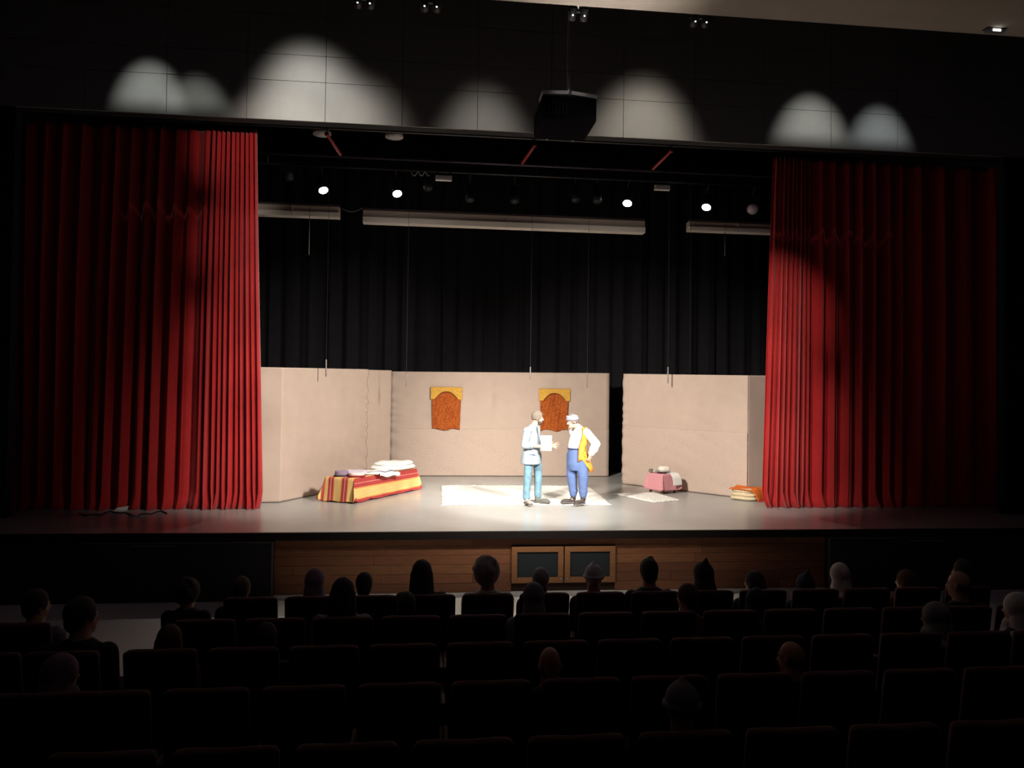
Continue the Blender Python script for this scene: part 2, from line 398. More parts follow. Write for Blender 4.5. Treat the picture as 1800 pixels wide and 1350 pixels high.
# ------------------------------------------------------------------ beige flats
FH = 2.63
def flat(label, a, b, z1a, z1b, wr=0.010, seam=None, seed=0, edge_w=(0, 0), group='beige cloth flats on stage'):
    """upright cloth screen from floor point a to floor point b"""
    a = Vector((a[0], a[1], 1.0)); b = Vector((b[0], b[1], 1.0))
    L = (b - a).length; ang = math.atan2(b.y - a.y, b.x - a.x)
    t = tag(empty('stage_flat', a, ang), label, 'stage flat', group)
    rnd = random.Random(seed)
    fs = [(rnd.uniform(2, 9), rnd.uniform(4, 22), rnd.uniform(0, 6.3)) for _ in range(7)]
    def fn(u, v, z0, z1):
        x = u * L; top = z1a + (z1b - z1a) * u
        z = (z0 + (z1 - z0) * v) * top
        s = sum(math.sin(p * x + q * z + r) for p, q, r in fs) / 7
        e = edge_w[0] * math.exp(-x / .14) + edge_w[1] * math.exp(-(L - x) / .22)
        y = -.03 + wr * s + e * .02 * math.sin(26 * z + 3 * math.sin(4 * z) + 7 * x)
        xx = x
        if edge_w[1] and u == 1: xx += -.012 * abs(math.sin(5 * z))
        return Vector((xx, y, z))
    if seam:
        g = MB().grid(lambda u, v: fn(u, v, seam, 1), 60, 40).build('upper_cloth', BEIGE, t, True, solid=.006)
        g = MB().grid(lambda u, v: fn(u, v, 0.004, seam + .01) + Vector((0, -.012, 0)), 60, 40).build('lower_cloth', BEIGEP, t, True, solid=.006)
    else:
        MB().grid(lambda u, v: fn(u, v, 0.004, 1), 70, 80).build('cloth', BEIGE, t, True, solid=.006)
    for k, xs in enumerate((.03, L - .07)):
        MB().box((xs, .0, 0), (xs + .04, .05, (z1a, z1b)[k] - .02)).build('frame_post', TIMBER, t)
    MB().box((.03, .0, min(z1a, z1b) - .07), (L - .03, .05, min(z1a, z1b) - .025)).build('frame_rail', TIMBER, t)
    MB().box((.03, .0, .02), (L - .03, .05, .07)).build('frame_rail', TIMBER, t)
    # brace standing behind
    MB().tube([(L / 2, .06, 1.7), (L / 2, .75, .03)], .02, 6).build('brace', TIMBER, t)
    return t
B0 = PZ(489, 883); B1 = PZ(642, 852); C1 = PZ(683, 844); D0 = PZ(684, 836.5); D1 = PZ(1069, 837.5)
E0 = PZ(1095, 850.5); E1 = PZ(1315, 876.5)
def hgt(fl, px, py): return P(px, py, fl.y).z - 1.0
A0 = PZ(440, 884)
flat('narrow beige flat squeezed beside the left red curtain', A0, (B0.x + .03, B0.y - .005), hgt(A0, 440, 645), hgt(B0, 489, 646), .006, seed=1)
flat('wrinkled beige flat behind the striped bench', B0, B1, hgt(B0, 490, 646), hgt(B1, 642, 649), .008, seed=2, edge_w=(0, 1))
flat('narrow beige flat between the wrinkled flat and the wide middle flat', (B1.x - .03, B1.y - .01), C1, hgt(B1, 642, 650), hgt(C1, 683, 651), .010, seed=3)
flat('widest beige flat in the middle carrying two hangings', D0, D1, hgt(D0, 685, 653), hgt(D1, 1069, 656), .007, .445, seed=4, edge_w=(1, 0))
flat('beige flat behind the small pink table', E0, E1, hgt(E0, 1098, 657), hgt(E1, 1318, 660), .008, .52, seed=5, edge_w=(.5, 0))
F1 = PZ(1372, 872)
flat('narrow beige flat squeezed beside the right red curtain', (E1.x - .03, E1.y - .01), F1, hgt(E1, 1318, 660), hgt(F1, 1350, 660), .006, seed=6)

# two hangings on the middle flat
RUST = pattern_mat('rust_brocade', (.42, .105, .020), (.30, .060, .012), 16, .5, 'noise')
GOLD = pattern_mat('gold_brocade', (.62, .34, .060), (.50, .27, .05), 9, .45, 'noise')
TRIMB = mat('dark_braid', (.16, .05, .01), .9)
def hanging(px0, px1, py0, py1, label, seed):
    Yd = D0.y + (D1.y - D0.y) * .4 - .075
    a = P(px0, py0, Yd); b = P(px1, py1, Yd); W = b.x - a.x; H = a.z - b.z
    t = tag(empty('wall_hanging', ((a.x + b.x) / 2, Yd, a.z)), label, 'wall hanging', 'two arched hangings on the middle flat')
    rnd = random.Random(seed); ph = rnd.uniform(0, 6)
    def arch(x):                      # lower edge of the gold valance, measured down from the top
        s = abs(x) / (W * .5)
        if s > .70: return .29 * H
        return H * (.105 + .185 * (s / .70) ** 2.2 * .93)
    def cloth(u, v):
        x = (u - .5) * W * (.94 - .07 * v); d = .02 + (H - .02) * v
        y = .012 * math.sin(u * 19 + ph) * v + .006 * math.sin(u * 47 + v * 9)
        zz = -d
        if v > .9: zz += .025 * math.sin(u * 9 + ph) * (v - .9) / .1
        return Vector((x, y - .004, zz))
    MB().grid(cloth, 40, 40).build('rust_cloth', RUST, t, True, solid=.004)
    g = MB()
    n = 40
    g.grid(lambda u, v: Vector(((u - .5) * W, -.024, -v * arch((u - .5) * W))), n, 4).build('gold_valance', GOLD, t, solid=.006)
    pts = [Vector(((i / 40 - .5) * W * .70, -.029, -arch((i / 40 - .5) * W * .70) - .004)) for i in range(41)]
    MB().tube(pts, .010, 6).build('arch_braid', TRIMB, t, True)
    MB().box((-W / 2, -.03, -.012), (W / 2, -.004, .006)).build('hem_rod', mat('gold_rod', (.40, .22, .07), .6), t)
hanging(757.5, 811.5, 680, 755, 'rust and gold arched hanging on the bare left part of the middle flat', 1)
hanging(947.5, 1001, 683, 757, 'rust and gold arched hanging between the heads of the two actors', 2)

# ------------------------------------------------------------------ rugs
FUR = mat('white_shag', (.80, .77, .70), .95, .05, 30, .5, 60)
def rug(name, corners, label, thick=.035, seed=0):
    c = [PZ(*q) for q in corners]     # back-left, back-right, front-right, front-left
    rnd = random.Random(seed); ph = [rnd.uniform(0, 6) for _ in range(6)]
    ctr = sum(c, Vector()) / 4; ctr.z = 1.0
    def fn(u, v):
        p = (c[0] * (1 - u) + c[1] * u) * (1 - v) + (c[3] * (1 - u) + c[2] * u) * v
        e = min(u, 1 - u, v, 1 - v)
        z = 1.0 + .004 + thick * min(1, e * 16) + .006 * rnd.uniform(-1, 1) * min(1, e * 20)
        p = p + Vector((rnd.uniform(-1, 1), rnd.uniform(-1, 1), 0)) * (.022 if e == 0 else .004)
        p.z = max(z, 1.003); return p - ctr
    o = MB().grid(fn, 90, 46).build(name, FUR, None, True, loc=ctr)
    sd = o.modifiers.new('solid', 'SOLIDIFY'); sd.thickness = .003; sd.offset = -1
    return tag(o, label, 'rug')
rug('rug', ((775, 854), (1036, 855.5), (1074, 888), (777, 888.5)), 'large white shaggy rug under the two actors')
rug('rug', ((1078, 869), (1150, 866.5), (1196, 880), (1150, 884)), 'small white rug under the pink covered table', .02, 4)

# ------------------------------------------------------------------ draped bench
def drape(name, W, L, H, mt, parent, hem=0.0, flare=.10, uspan=None, seed=0, nu=64, nv=90, loosen=.03, droop=1.0):
    rnd = random.Random(seed); ph = [rnd.uniform(0, 6.3) for _ in range(4)]
    drop = H * droop
    us = []
    def fn(u, v):
        U = (u - .5) * (W + 2 * drop); V = (v - .5) * (L + 2 * drop)
        du = max(0, abs(U) - W / 2); dv = max(0, abs(V) - L / 2)
        sx = 1 if U > 0 else -1; sy = 1 if V > 0 else -1
        x = sx * min(abs(U), W / 2); y = sy * min(abs(V), L / 2)
        d = max(du, dv); m = min(du, dv)
        fl = flare * (d / max(drop, 1e-3)) ** 1.5
        if du >= dv: x += sx * (fl * drop + m * .16); y += sy * m * .16
        else: y += sy * (fl * drop + m * .16); x += sx * m * .16
        k = d / max(drop, 1e-3)
        if du > 0: x += sx * loosen * k * (.5 + .5 * math.sin(V * 11 + ph[0]))
        if dv > 0: y += sy * loosen * k * (.5 + .5 * math.sin(U * 14 + ph[1]))
        z = H - d + m * .12
        z = max(z, .008 + .01 * (1 + math.sin(U * 17 + V * 9)))
        return Vector((x, y, z))
    b = MB().grid(fn, nu, nv)
    o = b.build(name, mt, parent, True, solid=.008)
    uv_from(o, [(i / nu, j / nv) for j in range(nv + 1) for i in range(nu + 1)])
    return o
Rr, Yy, Pk, Or, Ol = (.40, .055, .050), (.72, .47, .17), (.68, .26, .22), (.62, .25, .09), (.62, .46, .19)
bands = [(0, Rr), (.045, Or), (.06, Yy), (.10, Ol), (.13, Yy), (.16, Or), (.175, Rr), (.23, Pk), (.24, Rr), (.295, Or), (.305, Yy), (.345, Rr), (.378, Pk), (.390, Rr), (.42, Or), (.43, Yy), (.53, Or), (.54, Rr), (.575, Pk), (.588, Rr), (.62, Or), (.632, Yy), (.700, Rr), (.76, Pk), (.768, Rr), (.815, Or), (.83, Yy), (.88, Ol), (.91, Yy), (.945, Or), (.957, Rr)]
KILIM = stripes_mat('striped_kilim', bands)
c_front = PZ(622, 886); c_left = PZ(566, 880); c_far = PZ(737, 861)
du_ = (c_far - c_front); ang = math.atan2(du_.y, du_.x) - math.pi / 2
ex = Vector((math.cos(ang), math.sin(ang), 0)); ey = Vector((-math.sin(ang), math.cos(ang), 0))
W, L = .64, min(du_.length, 2.6) - .1
ctr = c_front + ey * (L / 2 + .06) - ex * (W / 2 + .05); ctr.z = 1.0
bench = tag(empty('draped_bench', ctr, ang), 'long low bench draped with a red and yellow striped cloth', 'bench')
H = .46
drape('striped_cloth', W, L, H, KILIM, bench, flare=.07, seed=2, loosen=.025)
MB().box((-W / 2 + .02, -L / 2 + .02, H - .06), (W / 2 - .02, L / 2 - .02, H - .012)).build('bench_top', TIMBER, bench)
for sx in (-1, 1):
    for sy in (-1, 1):
        MB().box((sx * (W / 2 - .08) - .03, sy * (L / 2 - .1) - .03, 0), (sx * (W / 2 - .08) + .03, sy * (L / 2 - .1) + .03, H - .06)).build('leg', TIMBER, bench)
def on_bench(u, v, dz=0): p = ctr + ex * u + ey * v; p.z = 1.0 + H + .006 + dz; return p
# white bedding: a thick folded quilt at the far end and garments in front of it
WHITEC = mat('white_cotton', (.78, .76, .72), .95, .05, 8, .25, 12)
def pad(name, loc, rz, sx, sy, h, mt, label, cat, seed=0, lump=.015, parent=None, group=None):
    rnd = random.Random(seed); ph = [rnd.uniform(0, 6.3) for _ in range(6)]
    def fn(u, v):
        a = 2 * math.pi * u; sq = .62
        cx = math.copysign(abs(math.cos(a)) ** sq, math.cos(a)); cy = math.copysign(abs(math.sin(a)) ** sq, math.sin(a))
        th = math.pi * v
        r = abs(math.sin(th)) ** .38; z = .5 * h * (1 - math.cos(math.pi - th) * 1.0)
        z = h * (.5 - .5 * math.cos(th)) if True else z
        x = sx / 2 * cx * r; y = sy / 2 * cy * r
        b = lump * (math.sin(9 * x + ph[0]) * math.sin(8 * y + ph[1]) + .6 * math.sin(17 * x + 13 * y + ph[2]))
        return Vector((x, y, max(0.0, z + b * (z / h))))
    o = MB().grid(fn, 40, 18).build(name, mt, parent, True, loc=loc)
    o.rotation_euler = (0, 0, rz)
    if label: tag(o, label, cat, group)
    return o
q = tag(empty('folded_quilt', on_bench(.0, L / 2 - .48), ang), 'thick white folded quilt on the far end of the striped bench', 'quilt')
pad('quilt_layer', (0.02, 0, 0), 0, .74, 1.04, .11, WHITEC, None, None, 1, .012, parent=q)
pad('quilt_layer', (.0, .06, .085), .03, .68, .88, .085, WHITEC, None, None, 2, .012, parent=q)
# garment with dark trim, draped over the edge
g = tag(empty('white_garment', on_bench(.08, L / 2 - 1.33), ang), 'crumpled white garment with dark trim draped over the middle of the bench', 'garment')
def gfn(u, v):
    x = (u - .5) * .86; y = (v - .5) * .72
    d = max(0, x - .30); xx = min(x, .30 + .05)
    z = .035 + .02 * math.sin(9 * x + 5 * y) + .015 * math.sin(14 * y) - max(0, d - .05) * .9
    e = min(u, 1 - u, v, 1 - v)
    if d <= .05: z = max(.008, z * min(1, e * 8 + .25))
    return Vector((xx + (.035 if d > .05 else 0) + .01 * math.sin(8 * y), y * (1 + .06 * math.sin(6 * x)), z))
MB().grid(gfn, 40, 36).build('cloth', WHITEC, g, True, solid=.008)
MB().tube([gfn(.10 + .8 * i / 20, .25 + .12 * math.sin(i * .5)) + Vector((0, 0, .012)) for i in range(21)], .010, 6).build('dark_trim', mat('slate_braid', (.12, .13, .20), .9), g, True)
MB().tube([gfn(.88, .12 + .7 * i / 20) + Vector((.012, 0, .012)) for i in range(21)], .009, 6).build('dark_trim', MATS['slate_braid'], g, True)
def cap_hat(loc, rz, r, h, mt, mt2, label):
    t = tag(empty('cap', loc, rz), label, 'cap')
    n = 20
    MB().grid(lambda u, v: Vector((r * math.cos(2 * math.pi * u) * (1 if v < .7 else math.sqrt(max(0, 1 - ((v - .7) / .3) ** 2))), .85 * r * math.sin(2 * math.pi * u) * (1 if v < .7 else math.sqrt(max(0, 1 - ((v - .7) / .3) ** 2))), .02 + h * (v / .7 if v < .7 else 1 + .12 * (v - .7) / .3) * .9)), n, 10).build('crown', mt, t, True)
    MB().tube([(r * 1.02 * math.cos(2 * math.pi * i / 20), .87 * r * math.sin(2 * math.pi * i / 20), .02) for i in range(21)], .018, 6).build('brim_roll', mt2, t, True)
PURP = mat('mauve_felt', (.30, .22, .30), .95); MAROON = mat('maroon_felt', (.30, .03, .03), .95); WHITEF = mat('pale_felt', (.70, .64, .62), .95)
cap_hat(on_bench(-.10, -L / 2 + .22), .3, .13, .09, PURP, mat('dark_felt', (.08, .06, .08), .95), 'dark mauve cap at the near end of the striped bench')
cap_hat(on_bench(.20, -L / 2 + .28), .3, .15, .06, WHITEF, MAROON, 'pale cap with maroon rim at the near end of the bench')
pad('folded_shirt', on_bench(-.12, -L / 2 + .72), ang + .2, .46, .40, .07, mat('lilac_cotton', (.60, .52, .58), .95, .2, 12), 'pale lilac folded shirt on the bench behind the two caps', 'shirt', 7)

# ------------------------------------------------------------------ small pink table
tb = PZ(1169, 869); rz = R(28)
TH = .42
PINKC = pattern_mat('pink_checked_cloth', (.66, .36, .38), (.52, .17, .20), 38, .5, 'checker')
ctr_t = Vector((tb.x + .04, tb.y + .30, 1.0))
tbl = tag(empty('small_table', ctr_t, rz), 'small low table under a pink checked cloth', 'table')
drape('checked_cloth', .46, .46, TH, PINKC, tbl, flare=.03, seed=5, nu=40, nv=40, loosen=.012, droop=.84)
MB().box((-.22, -.22, TH - .05), (.22, .22, TH - .012)).build('table_top', TIMBER, tbl)
for sx in (-1, 1):
    for sy in (-1, 1):
        MB().box((sx * .18 - .02, sy * .18 - .02, 0), (sx * .18 + .02, sy * .18 + .02, TH - .05)).build('leg', mat('dark_timber', (.09, .05, .03), .7), tbl)
# white overlay hanging over two sides
ov = tag(empty('white_runner', ctr_t + Vector((0, 0, TH + .004)), rz), 'white runner cloth laid over the pink table', 'cloth')
def rfn(u, v):
    s = (v - .5) * 1.02; x = (u - .5) * .26
    d = max(0, abs(s) - .25)
    return Vector((x + .12 + .02 * math.sin(9 * s), math.copysign(min(abs(s), .25) + .05 * min(1, d * 12) + .05 * d, s), .012 - d + .004 * math.sin(20 * x)))
MB().grid(rfn, 14, 40).build('runner', WHITEC, ov, True, solid=.006)
pt = tag(empty('plate', ctr_t + Vector((-.02, -.04, TH + .024))), 'round grey plate under the white loaf on the pink table', 'plate')
MB().grid(lambda u, v: Vector(((.04 + .11 * v) * math.cos(6.2832 * u), (.04 + .11 * v) * math.sin(6.2832 * u), .004 + .018 * v * v)), 28, 5).build('dish', mat('grey_tin', (.32, .32, .33), .4, metal=.5), pt, True, solid=.005)
MB().tube([(.15 * math.cos(6.2832 * i / 28), .15 * math.sin(6.2832 * i / 28), .022) for i in range(29)], .006, 6).build('rim', MATS['grey_tin'], pt, True)
pad('bread_loaf', ctr_t + Vector((.02, -.03, TH + .034)), .2, .25, .20, .12, mat('floury_bread', (.74, .68, .58), .9, .06, 20), 'rounded white loaf on the plate on the pink table', 'bread', 3, .006)
cu = tag(empty('cup', ctr_t + Vector((-.24, .06, TH + .012))), 'small dark cup at the left edge of the pink table', 'cup')
MB().grid(lambda u, v: Vector(((.028 + .012 * v) * math.cos(6.2832 * u), (.028 + .012 * v) * math.sin(6.2832 * u), .075 * v)), 18, 5).build('body', mat('olive_glaze', (.16, .15, .11), .4), cu, True, solid=.005)
MB().tube([(-.038, 0, .06), (-.065, 0, .05), (-.062, 0, .025), (-.034, 0, .018)], .006, 6).build('handle', MATS['olive_glaze'], cu, True)

# ------------------------------------------------------------------ folded blankets by the right curtain
b0 = PZ(1316, 881)
bb = tag(empty('blanket_bundle', (b0.x + .02, b0.y + .22, 1.0), R(-48)), 'cream folded blankets under an orange fringed cloth beside the right curtain', 'blankets')
CREAM = mat('cream_wool', (.66, .55, .36), .95, .12, 14, .4, 25)
for k in range(3): pad('cream_blanket', (0, .01 * k, .072 * k), .03 * k, .56 - .02 * k, .40 - .02 * k, .088, CREAM, None, None, 20 + k, .008, bb)
ORANGE = mat('orange_wool', (.68, .15, .02), .95, .1, 14, .3, 40)
def ofn(u, v):
    s = -.26 + u * .74; d = max(0, s - .25); x = min(s, .25) + .35 * min(d, .25) + .03 * min(1, d * 10)
    return Vector((x, (v - .5) * .42 + .02, .236 + .008 * math.sin(9 * v + 6 * u) - d * .85 + .04 * (v - .5)))
MB().grid(ofn, 34, 16).build('orange_cloth', ORANGE, bb, True, solid=.012)
for k in range(14):
    p = ofn(1, (k + .5) / 14)
    MB().tube([p, p + Vector((.02, random.uniform(-.01, .01), -.03)), p + Vector((.05, random.uniform(-.02, .02), min(-.05, -.05)))], [.012, .011, .006], 6).build('fringe', mat('red_fringe', (.36, .04, .015), .95), bb, True)

# ------------------------------------------------------------------ things on the floor left
pp = PZ(205, 899)
t = tag(empty('folded_paper', (pp.x, pp.y, 1.0), .1), 'folded white paper on the stage floor before the left curtain', 'paper')
MB().add([(-.14, -.05, .008), (.10, -.05, .006), (.14, .08, .008), (-.06, .08, .012)], [(0, 1, 2, 3)]).build('sheet', WHITEP, t, solid=.004)
MB().add([(-.06, .08, .012), (.14, .08, .008), (.16, .11, .075), (-.02, .11, .05)], [(0, 1, 2, 3)]).build('flap', WHITEP, t, solid=.004)
pts = [PZ(140 + i * 9, 904 + 3 * math.sin(i * .7) + 2 * math.sin(i * 1.9)) + Vector((0, 0, .012)) for i in range(18)]
tag(MB().tube(pts, .012, 6).build('cable', BLKM, None, True), 'black cable lying on the floor below the left curtain', 'cable')
pp = PZ(238, 909)
tag(MB().box((-.10, -.03, .002), (.10, .03, .02)).build('tape_roll_strip', mat('grey_tape', (.28, .27, .27), .6), loc=(pp.x, pp.y, 1.0), bevel=.004), 'grey strip on the floor in front of the folded paper', 'strip')

# ------------------------------------------------------------------ overhead rig above the stage
BY = 17.6
def batten(px0, px1, py0, py1, h, label, ledge=True):
    a = P(px0, py0, BY); b = P(px1, py1, BY)
    t = tag(empty('border_batten', ((a.x + b.x) / 2, BY, min(a.z, b.z) - h)), label, 'batten', 'pale battens over the stage')
    w2 = (b.x - a.x) / 2
    MB().box((-w2, 0, h * .48), (w2, .2, h)).build('upper_rail', PINKM, t, bevel=.01)
    MB().box((-w2, -.05, 0), (w2, .2, h * .46)).build('lower_rail', PALE, t, bevel=.01)
    MB().box((-w2, -.02, h), (w2, .1, h + .04)).build('cap_strip', mat('dark_rail', (.06, .04, .04), .6), t)
    for s in (-1, 1):
        MB().tube([(s * w2 * .85, .1, h + .04), (s * w2 * .85, .1, 11.0 - t.location.z)], .006, 5).build('hanger', BLKM, t)
    n = max(2, int(w2 * 2 / 2.2))
    for i in range(1, n):
        x = -w2 + 2 * w2 * i / n
        MB().box((x - .006, -.054, 0), (x + .006, .0, h * .98)).build('joint_clip', PINKM, t)
    return t
batten(430, 597, 357, 362, .25, 'short pale batten beside the left curtain top')
batten(638, 1134, 369, 384, .29, 'long pale batten hanging across the middle of the stage')
batten(1211, 1380, 389, 392, .22, 'short pale batten beside the right curtain top')
# lighting bar with lamps
LY = 16.2
ba, bb2 = P(575, 290, LY), P(1290, 327, LY)
bar_z = (ba.z + bb2.z) / 2
lb = tag(empty('lighting_bar', ((ba.x + bb2.x) / 2, LY, bar_z)), 'black lighting bar carrying the stage lamps', 'bar')
w2 = (bb2.x - ba.x) / 2 + 1.5
MB().tube([(-w2, 0, 0), (w2, 0, 0)], .03, 8).build('pipe', BLKM, lb, True)
MB().tube([(-w2, 0, .22), (w2, 0, .22)], .03, 8).build('pipe', mat('violet_metal', (.10, .08, .11), .4, metal=.3), lb, True)
for i in range(9):
    xx = -w2 + .3 + i * (2 * w2 - .6) / 8
    MB().tube([(xx, 0, 0), (xx, 0, .22)], .015, 6).build('spacer', BLKM, lb)
for i in range(3):
    xx = (-1 + i) * w2 * .8
    MB().tube([(xx, 0, .22), (xx, 0, 11.0 - bar_z)], .008, 5).build('hanger', BLKM, lb)
def lamp(px, py, label, lit=True, tgt=None, power=0, big=1.0, cat='spotlight', Y=LY, lens=None):
    p = P(px, py, Y)
    t = tag(empty('stage_spotlight', p), label, cat, 'spotlights on the lighting bar')
    d = (CAM + Vector((0, 2, -6)) - p).normalized() if tgt is None else (Vector(tgt) - p).normalized()
    a = d * .02; back = -d * .30
    r = .10 * big
    MB().tube([a, a - d * .12, back - d * .05], [r * 1.1, r, r * .75], 14).build('housing', BLKM, t, True)
    MB().tube([d * .035, d * .015], [r * .92, r * .92], 16).build('lens', lens if lens else LENS if lit else mat('dull_lens', (.45, .40, .42), .3), t, True)
    top = Vector((back.x * .5, 0, bar_z - p.z))
    sd = d.cross(Vector((0, 0, 1))).normalized() * (r + .02)
    for s in (-1, 1):
        MB().tube([back * .5 + sd * s, back * .5 + sd * s + Vector((0, .0, .16)), Vector((0, .05, .24)) + back * .5], .010, 6).build('yoke_arm', BLKM, t)
    MB().tube([Vector((0, .05, .24)) + back * .5, top], .014, 6).build('clamp', BLKM, t)
    if power:
        spot('stage_lamp', p + d * .06, p + d, power, 34, .6, (1, .95, .86), .07)
    return t
lamp(568, 333, 'lit stage spotlight nearest the left curtain', True, (-1.6, 13.2, 1), 130)
lamp(698, 339, 'lit stage spotlight second from the left curtain', True, (-.8, 12.8, 1), 130)
lamp(1103, 356, 'lit stage spotlight right of the middle of the bar', True, (1.0, 12.8, 1), 130)
lamp(1242, 363, 'lit stage spotlight nearest the right curtain', True, (2.0, 13.0, 1), 130)
lamp(1323, 367, 'unlit stage spotlight with dull lens beside the right curtain', False, None, 0, 1.25)
for px, py, lab in ((780, 313, 'white flat floodlight on the left half of the lighting bar'), (1164, 330, 'white flat floodlight on the right half of the lighting bar')):
    p = P(px, py, LY - .15)
    t = tag(empty('floodlight', p), lab, 'floodlight', 'white floodlights on the lighting bar')
    MB().box((-.17, -.03, -.055), (.17, .06, .055)).build('housing', WHITEP, t, bevel=.012)
    MB().box((-.15, -.038, -.042), (.15, -.028, .042)).build('glass', mat('frosted_glass', (.62, .60, .58), .3), t)
    for s in (-1, 1): MB().tube([(s * .175, .0, -.02), (s * .175, .05, .06), (s * .12, .15, bar_z - p.z)], .012, 6).build('bracket', BLKM, t)
# loop of white cable on the bar
pts = [P(722 + i * 2.2, 300 + 9 * abs(math.sin(i * .55)), LY - .06) for i in range(16)]
tag(MB().tube(pts, .012, 6).build('cable_loop', mat('grey_cable', (.40, .38, .36), .6), None, True), 'pale cable looped over the lighting bar', 'cable')
pts = [P(598 + i * 4, 365 + 7 * math.sin(math.pi * i / 10), BY - .05) for i in range(11)]
tag(MB().tube(pts, .012, 6).build('cable_sag', mat('dim_cable', (.14, .12, .15), .6), None, True), 'dark cable sagging between the left and the long batten', 'cable')
# small dark lamps in a row behind the bar
for i, (px, py) in enumerate(((508, 312), (752, 330), (826, 350), (905, 352), (1012, 350), (1050, 352))):
    lamp(px, py, ['dark unlit lamp close to the left curtain top', 'dark unlit lamp below the looped pale cable', 'dark unlit lamp left of the bar middle', 'dark unlit lamp at the bar middle', 'dark unlit lamp right of the bar middle', 'dark unlit lamp beside the lit right-hand spotlight'][i], False, (P(px, py, LY).x, 13.0, 1), 0, .9, lens=HATCH)
# red pipes running back under the stage ceiling
for i, (a, b) in enumerate((((574, 235), (599, 272)), ((941, 254), (918, 287)), ((1181, 264), (1148, 297)))):
    p0 = P(*a, 13.9); 
    d = ray(*b); k = (p0.z - CAM.z) / d.z; p1 = CAM + d * k
    t = tag(empty('sprinkler_pipe', p0), ['red pipe running back under the stage ceiling near the left curtain', 'red pipe running back under the stage ceiling below the hanging projector', 'red pipe running back under the stage ceiling nearest the right curtain'][i], 'pipe', 'red pipes under the stage ceiling')
    MB().tube([(0, 0, 0), p1 - p0], .028, 8).build('pipe', REDP, t, True)
    MB().tube([(0, .05, 0), (0, .05, 10.98 - p0.z)], .01, 6).build('hanger', BLKM, t)
    MB().tube([Vector((0, 0, 0)), (p1 - p0) * .03], .04, 8).build('coupling', REDP, t, True)
for px, py, lab in ((566, 233, 'pale round lamp under the stage ceiling beside the left red pipe'), (693, 238, 'pale round lamp under the stage ceiling above the second lit spotlight')):
    p = P(px, py, 14.6)
    t = tag(empty('ceiling_lamp', p), lab, 'lamp', 'pale lamps under the stage ceiling')
    MB().tube([(0, 0, -.04), (0, 0, .02), (0, 0, .06)], [.17, .17, .10], 16).build('dish', mat('dim_white', (.40, .36, .34), .6), t, True)
    MB().tube([(0, 0, .06), (0, 0, 10.98 - p.z)], .012, 6).build('stem', BLKM, t)
# thin rods on wires hanging in front of the flats
for i, (px, y0, y1, wy, Y) in enumerate(((573, 632, 662, 560, 15.6), (714, 655, 679, 575, 17.0), (932, 645, 667, 520, 17.5), (1032, 655, 681, 600, 17.5), (1174, 645, 674, 555, 16.5), (1212, 680, 706, 640, 17.0), (543, 379, 448, 370, 17.4), (1274, 408, 450, 400, 17.4))):
    p = P(px, y1, Y); q = P(px, y0, Y)
    t = tag(empty('hanging_rod', p), ['thin rod on a wire before the wrinkled left flat', 'thin rod on a wire at the left edge of the middle flat', 'thin pale rod on a wire between the two hangings', 'thin rod on a wire right of the right-hand hanging', 'thin pale rod on a wire above the pink table', 'short thin rod on a wire at the middle of the right flat',
            'thin pale cord hanging from the left batten', 'thin dark cord hanging from the right batten'][i], 'rod', 'rods hanging on wires over the stage')
    ln = (q - p).length
    MB().tube([(0, 0, 0), (0, 0, ln)], .014 if i < 6 else .010, 6).build('rod', mat('rod_grey', (.26, .22, .21), .5) if i not in (2, 4, 6) else mat('rod_pale', (.30, .27, .26), .5), t, True)
    MB().tube([(0, 0, ln), (0, 0, 11.0 - p.z)], .004, 5).build('wire', mat('wire_dark', (.025, .022, .025), .6), t)

# ------------------------------------------------------------------ hall ceiling: projector and lamps
pj0 = P(1001, 192, 10.8)
pz = P(1001, 212, 10.8).z
t = tag(empty('projector', (pj0.x, 10.8, pz)), 'dark projector hanging on a pole before the panelled wall', 'projector')
MB().box((-.40, 0, 0), (.40, .84, .36)).build('housing', mat('projector_black', (.006, .0055, .007), .95, spec=.03), t, bevel=.03)
for s in (-1, 1):
    MB().add([(s * .02, -.02, .40), (s * .40, -.02, .36 if s > 0 else .385), (s * .40, .30, .37), (s * .02, .30, .46)], [(0, 1, 2, 3) if s > 0 else (3, 2, 1, 0)]).build('mount_wing', WHITEP, t, solid=.05)
    MB().ell((s * .2, .80, -.012), (.018, .018, .012), 8, 6).build('foot_screw', METAL, t, True)
MB().tube([(0, .1, .42), (0, .1, 11.0 - pz)], .022, 10).build('pole', METAL, t, True)
MB().tube([(0, .1, .40), (0, .1, .56)], [.05, .03], 10).build('pole_collar', METAL, t, True)
MB().tube([(0.1, .86, .17), (.1, .80, .17)], .09, 14).build('lens', HATCH, t, True)
for i in range(6): MB().box((-.30 + i * .05, -.006, .08), (-.285 + i * .05, .002, .26)).build('vent_slot', BLACK, t)
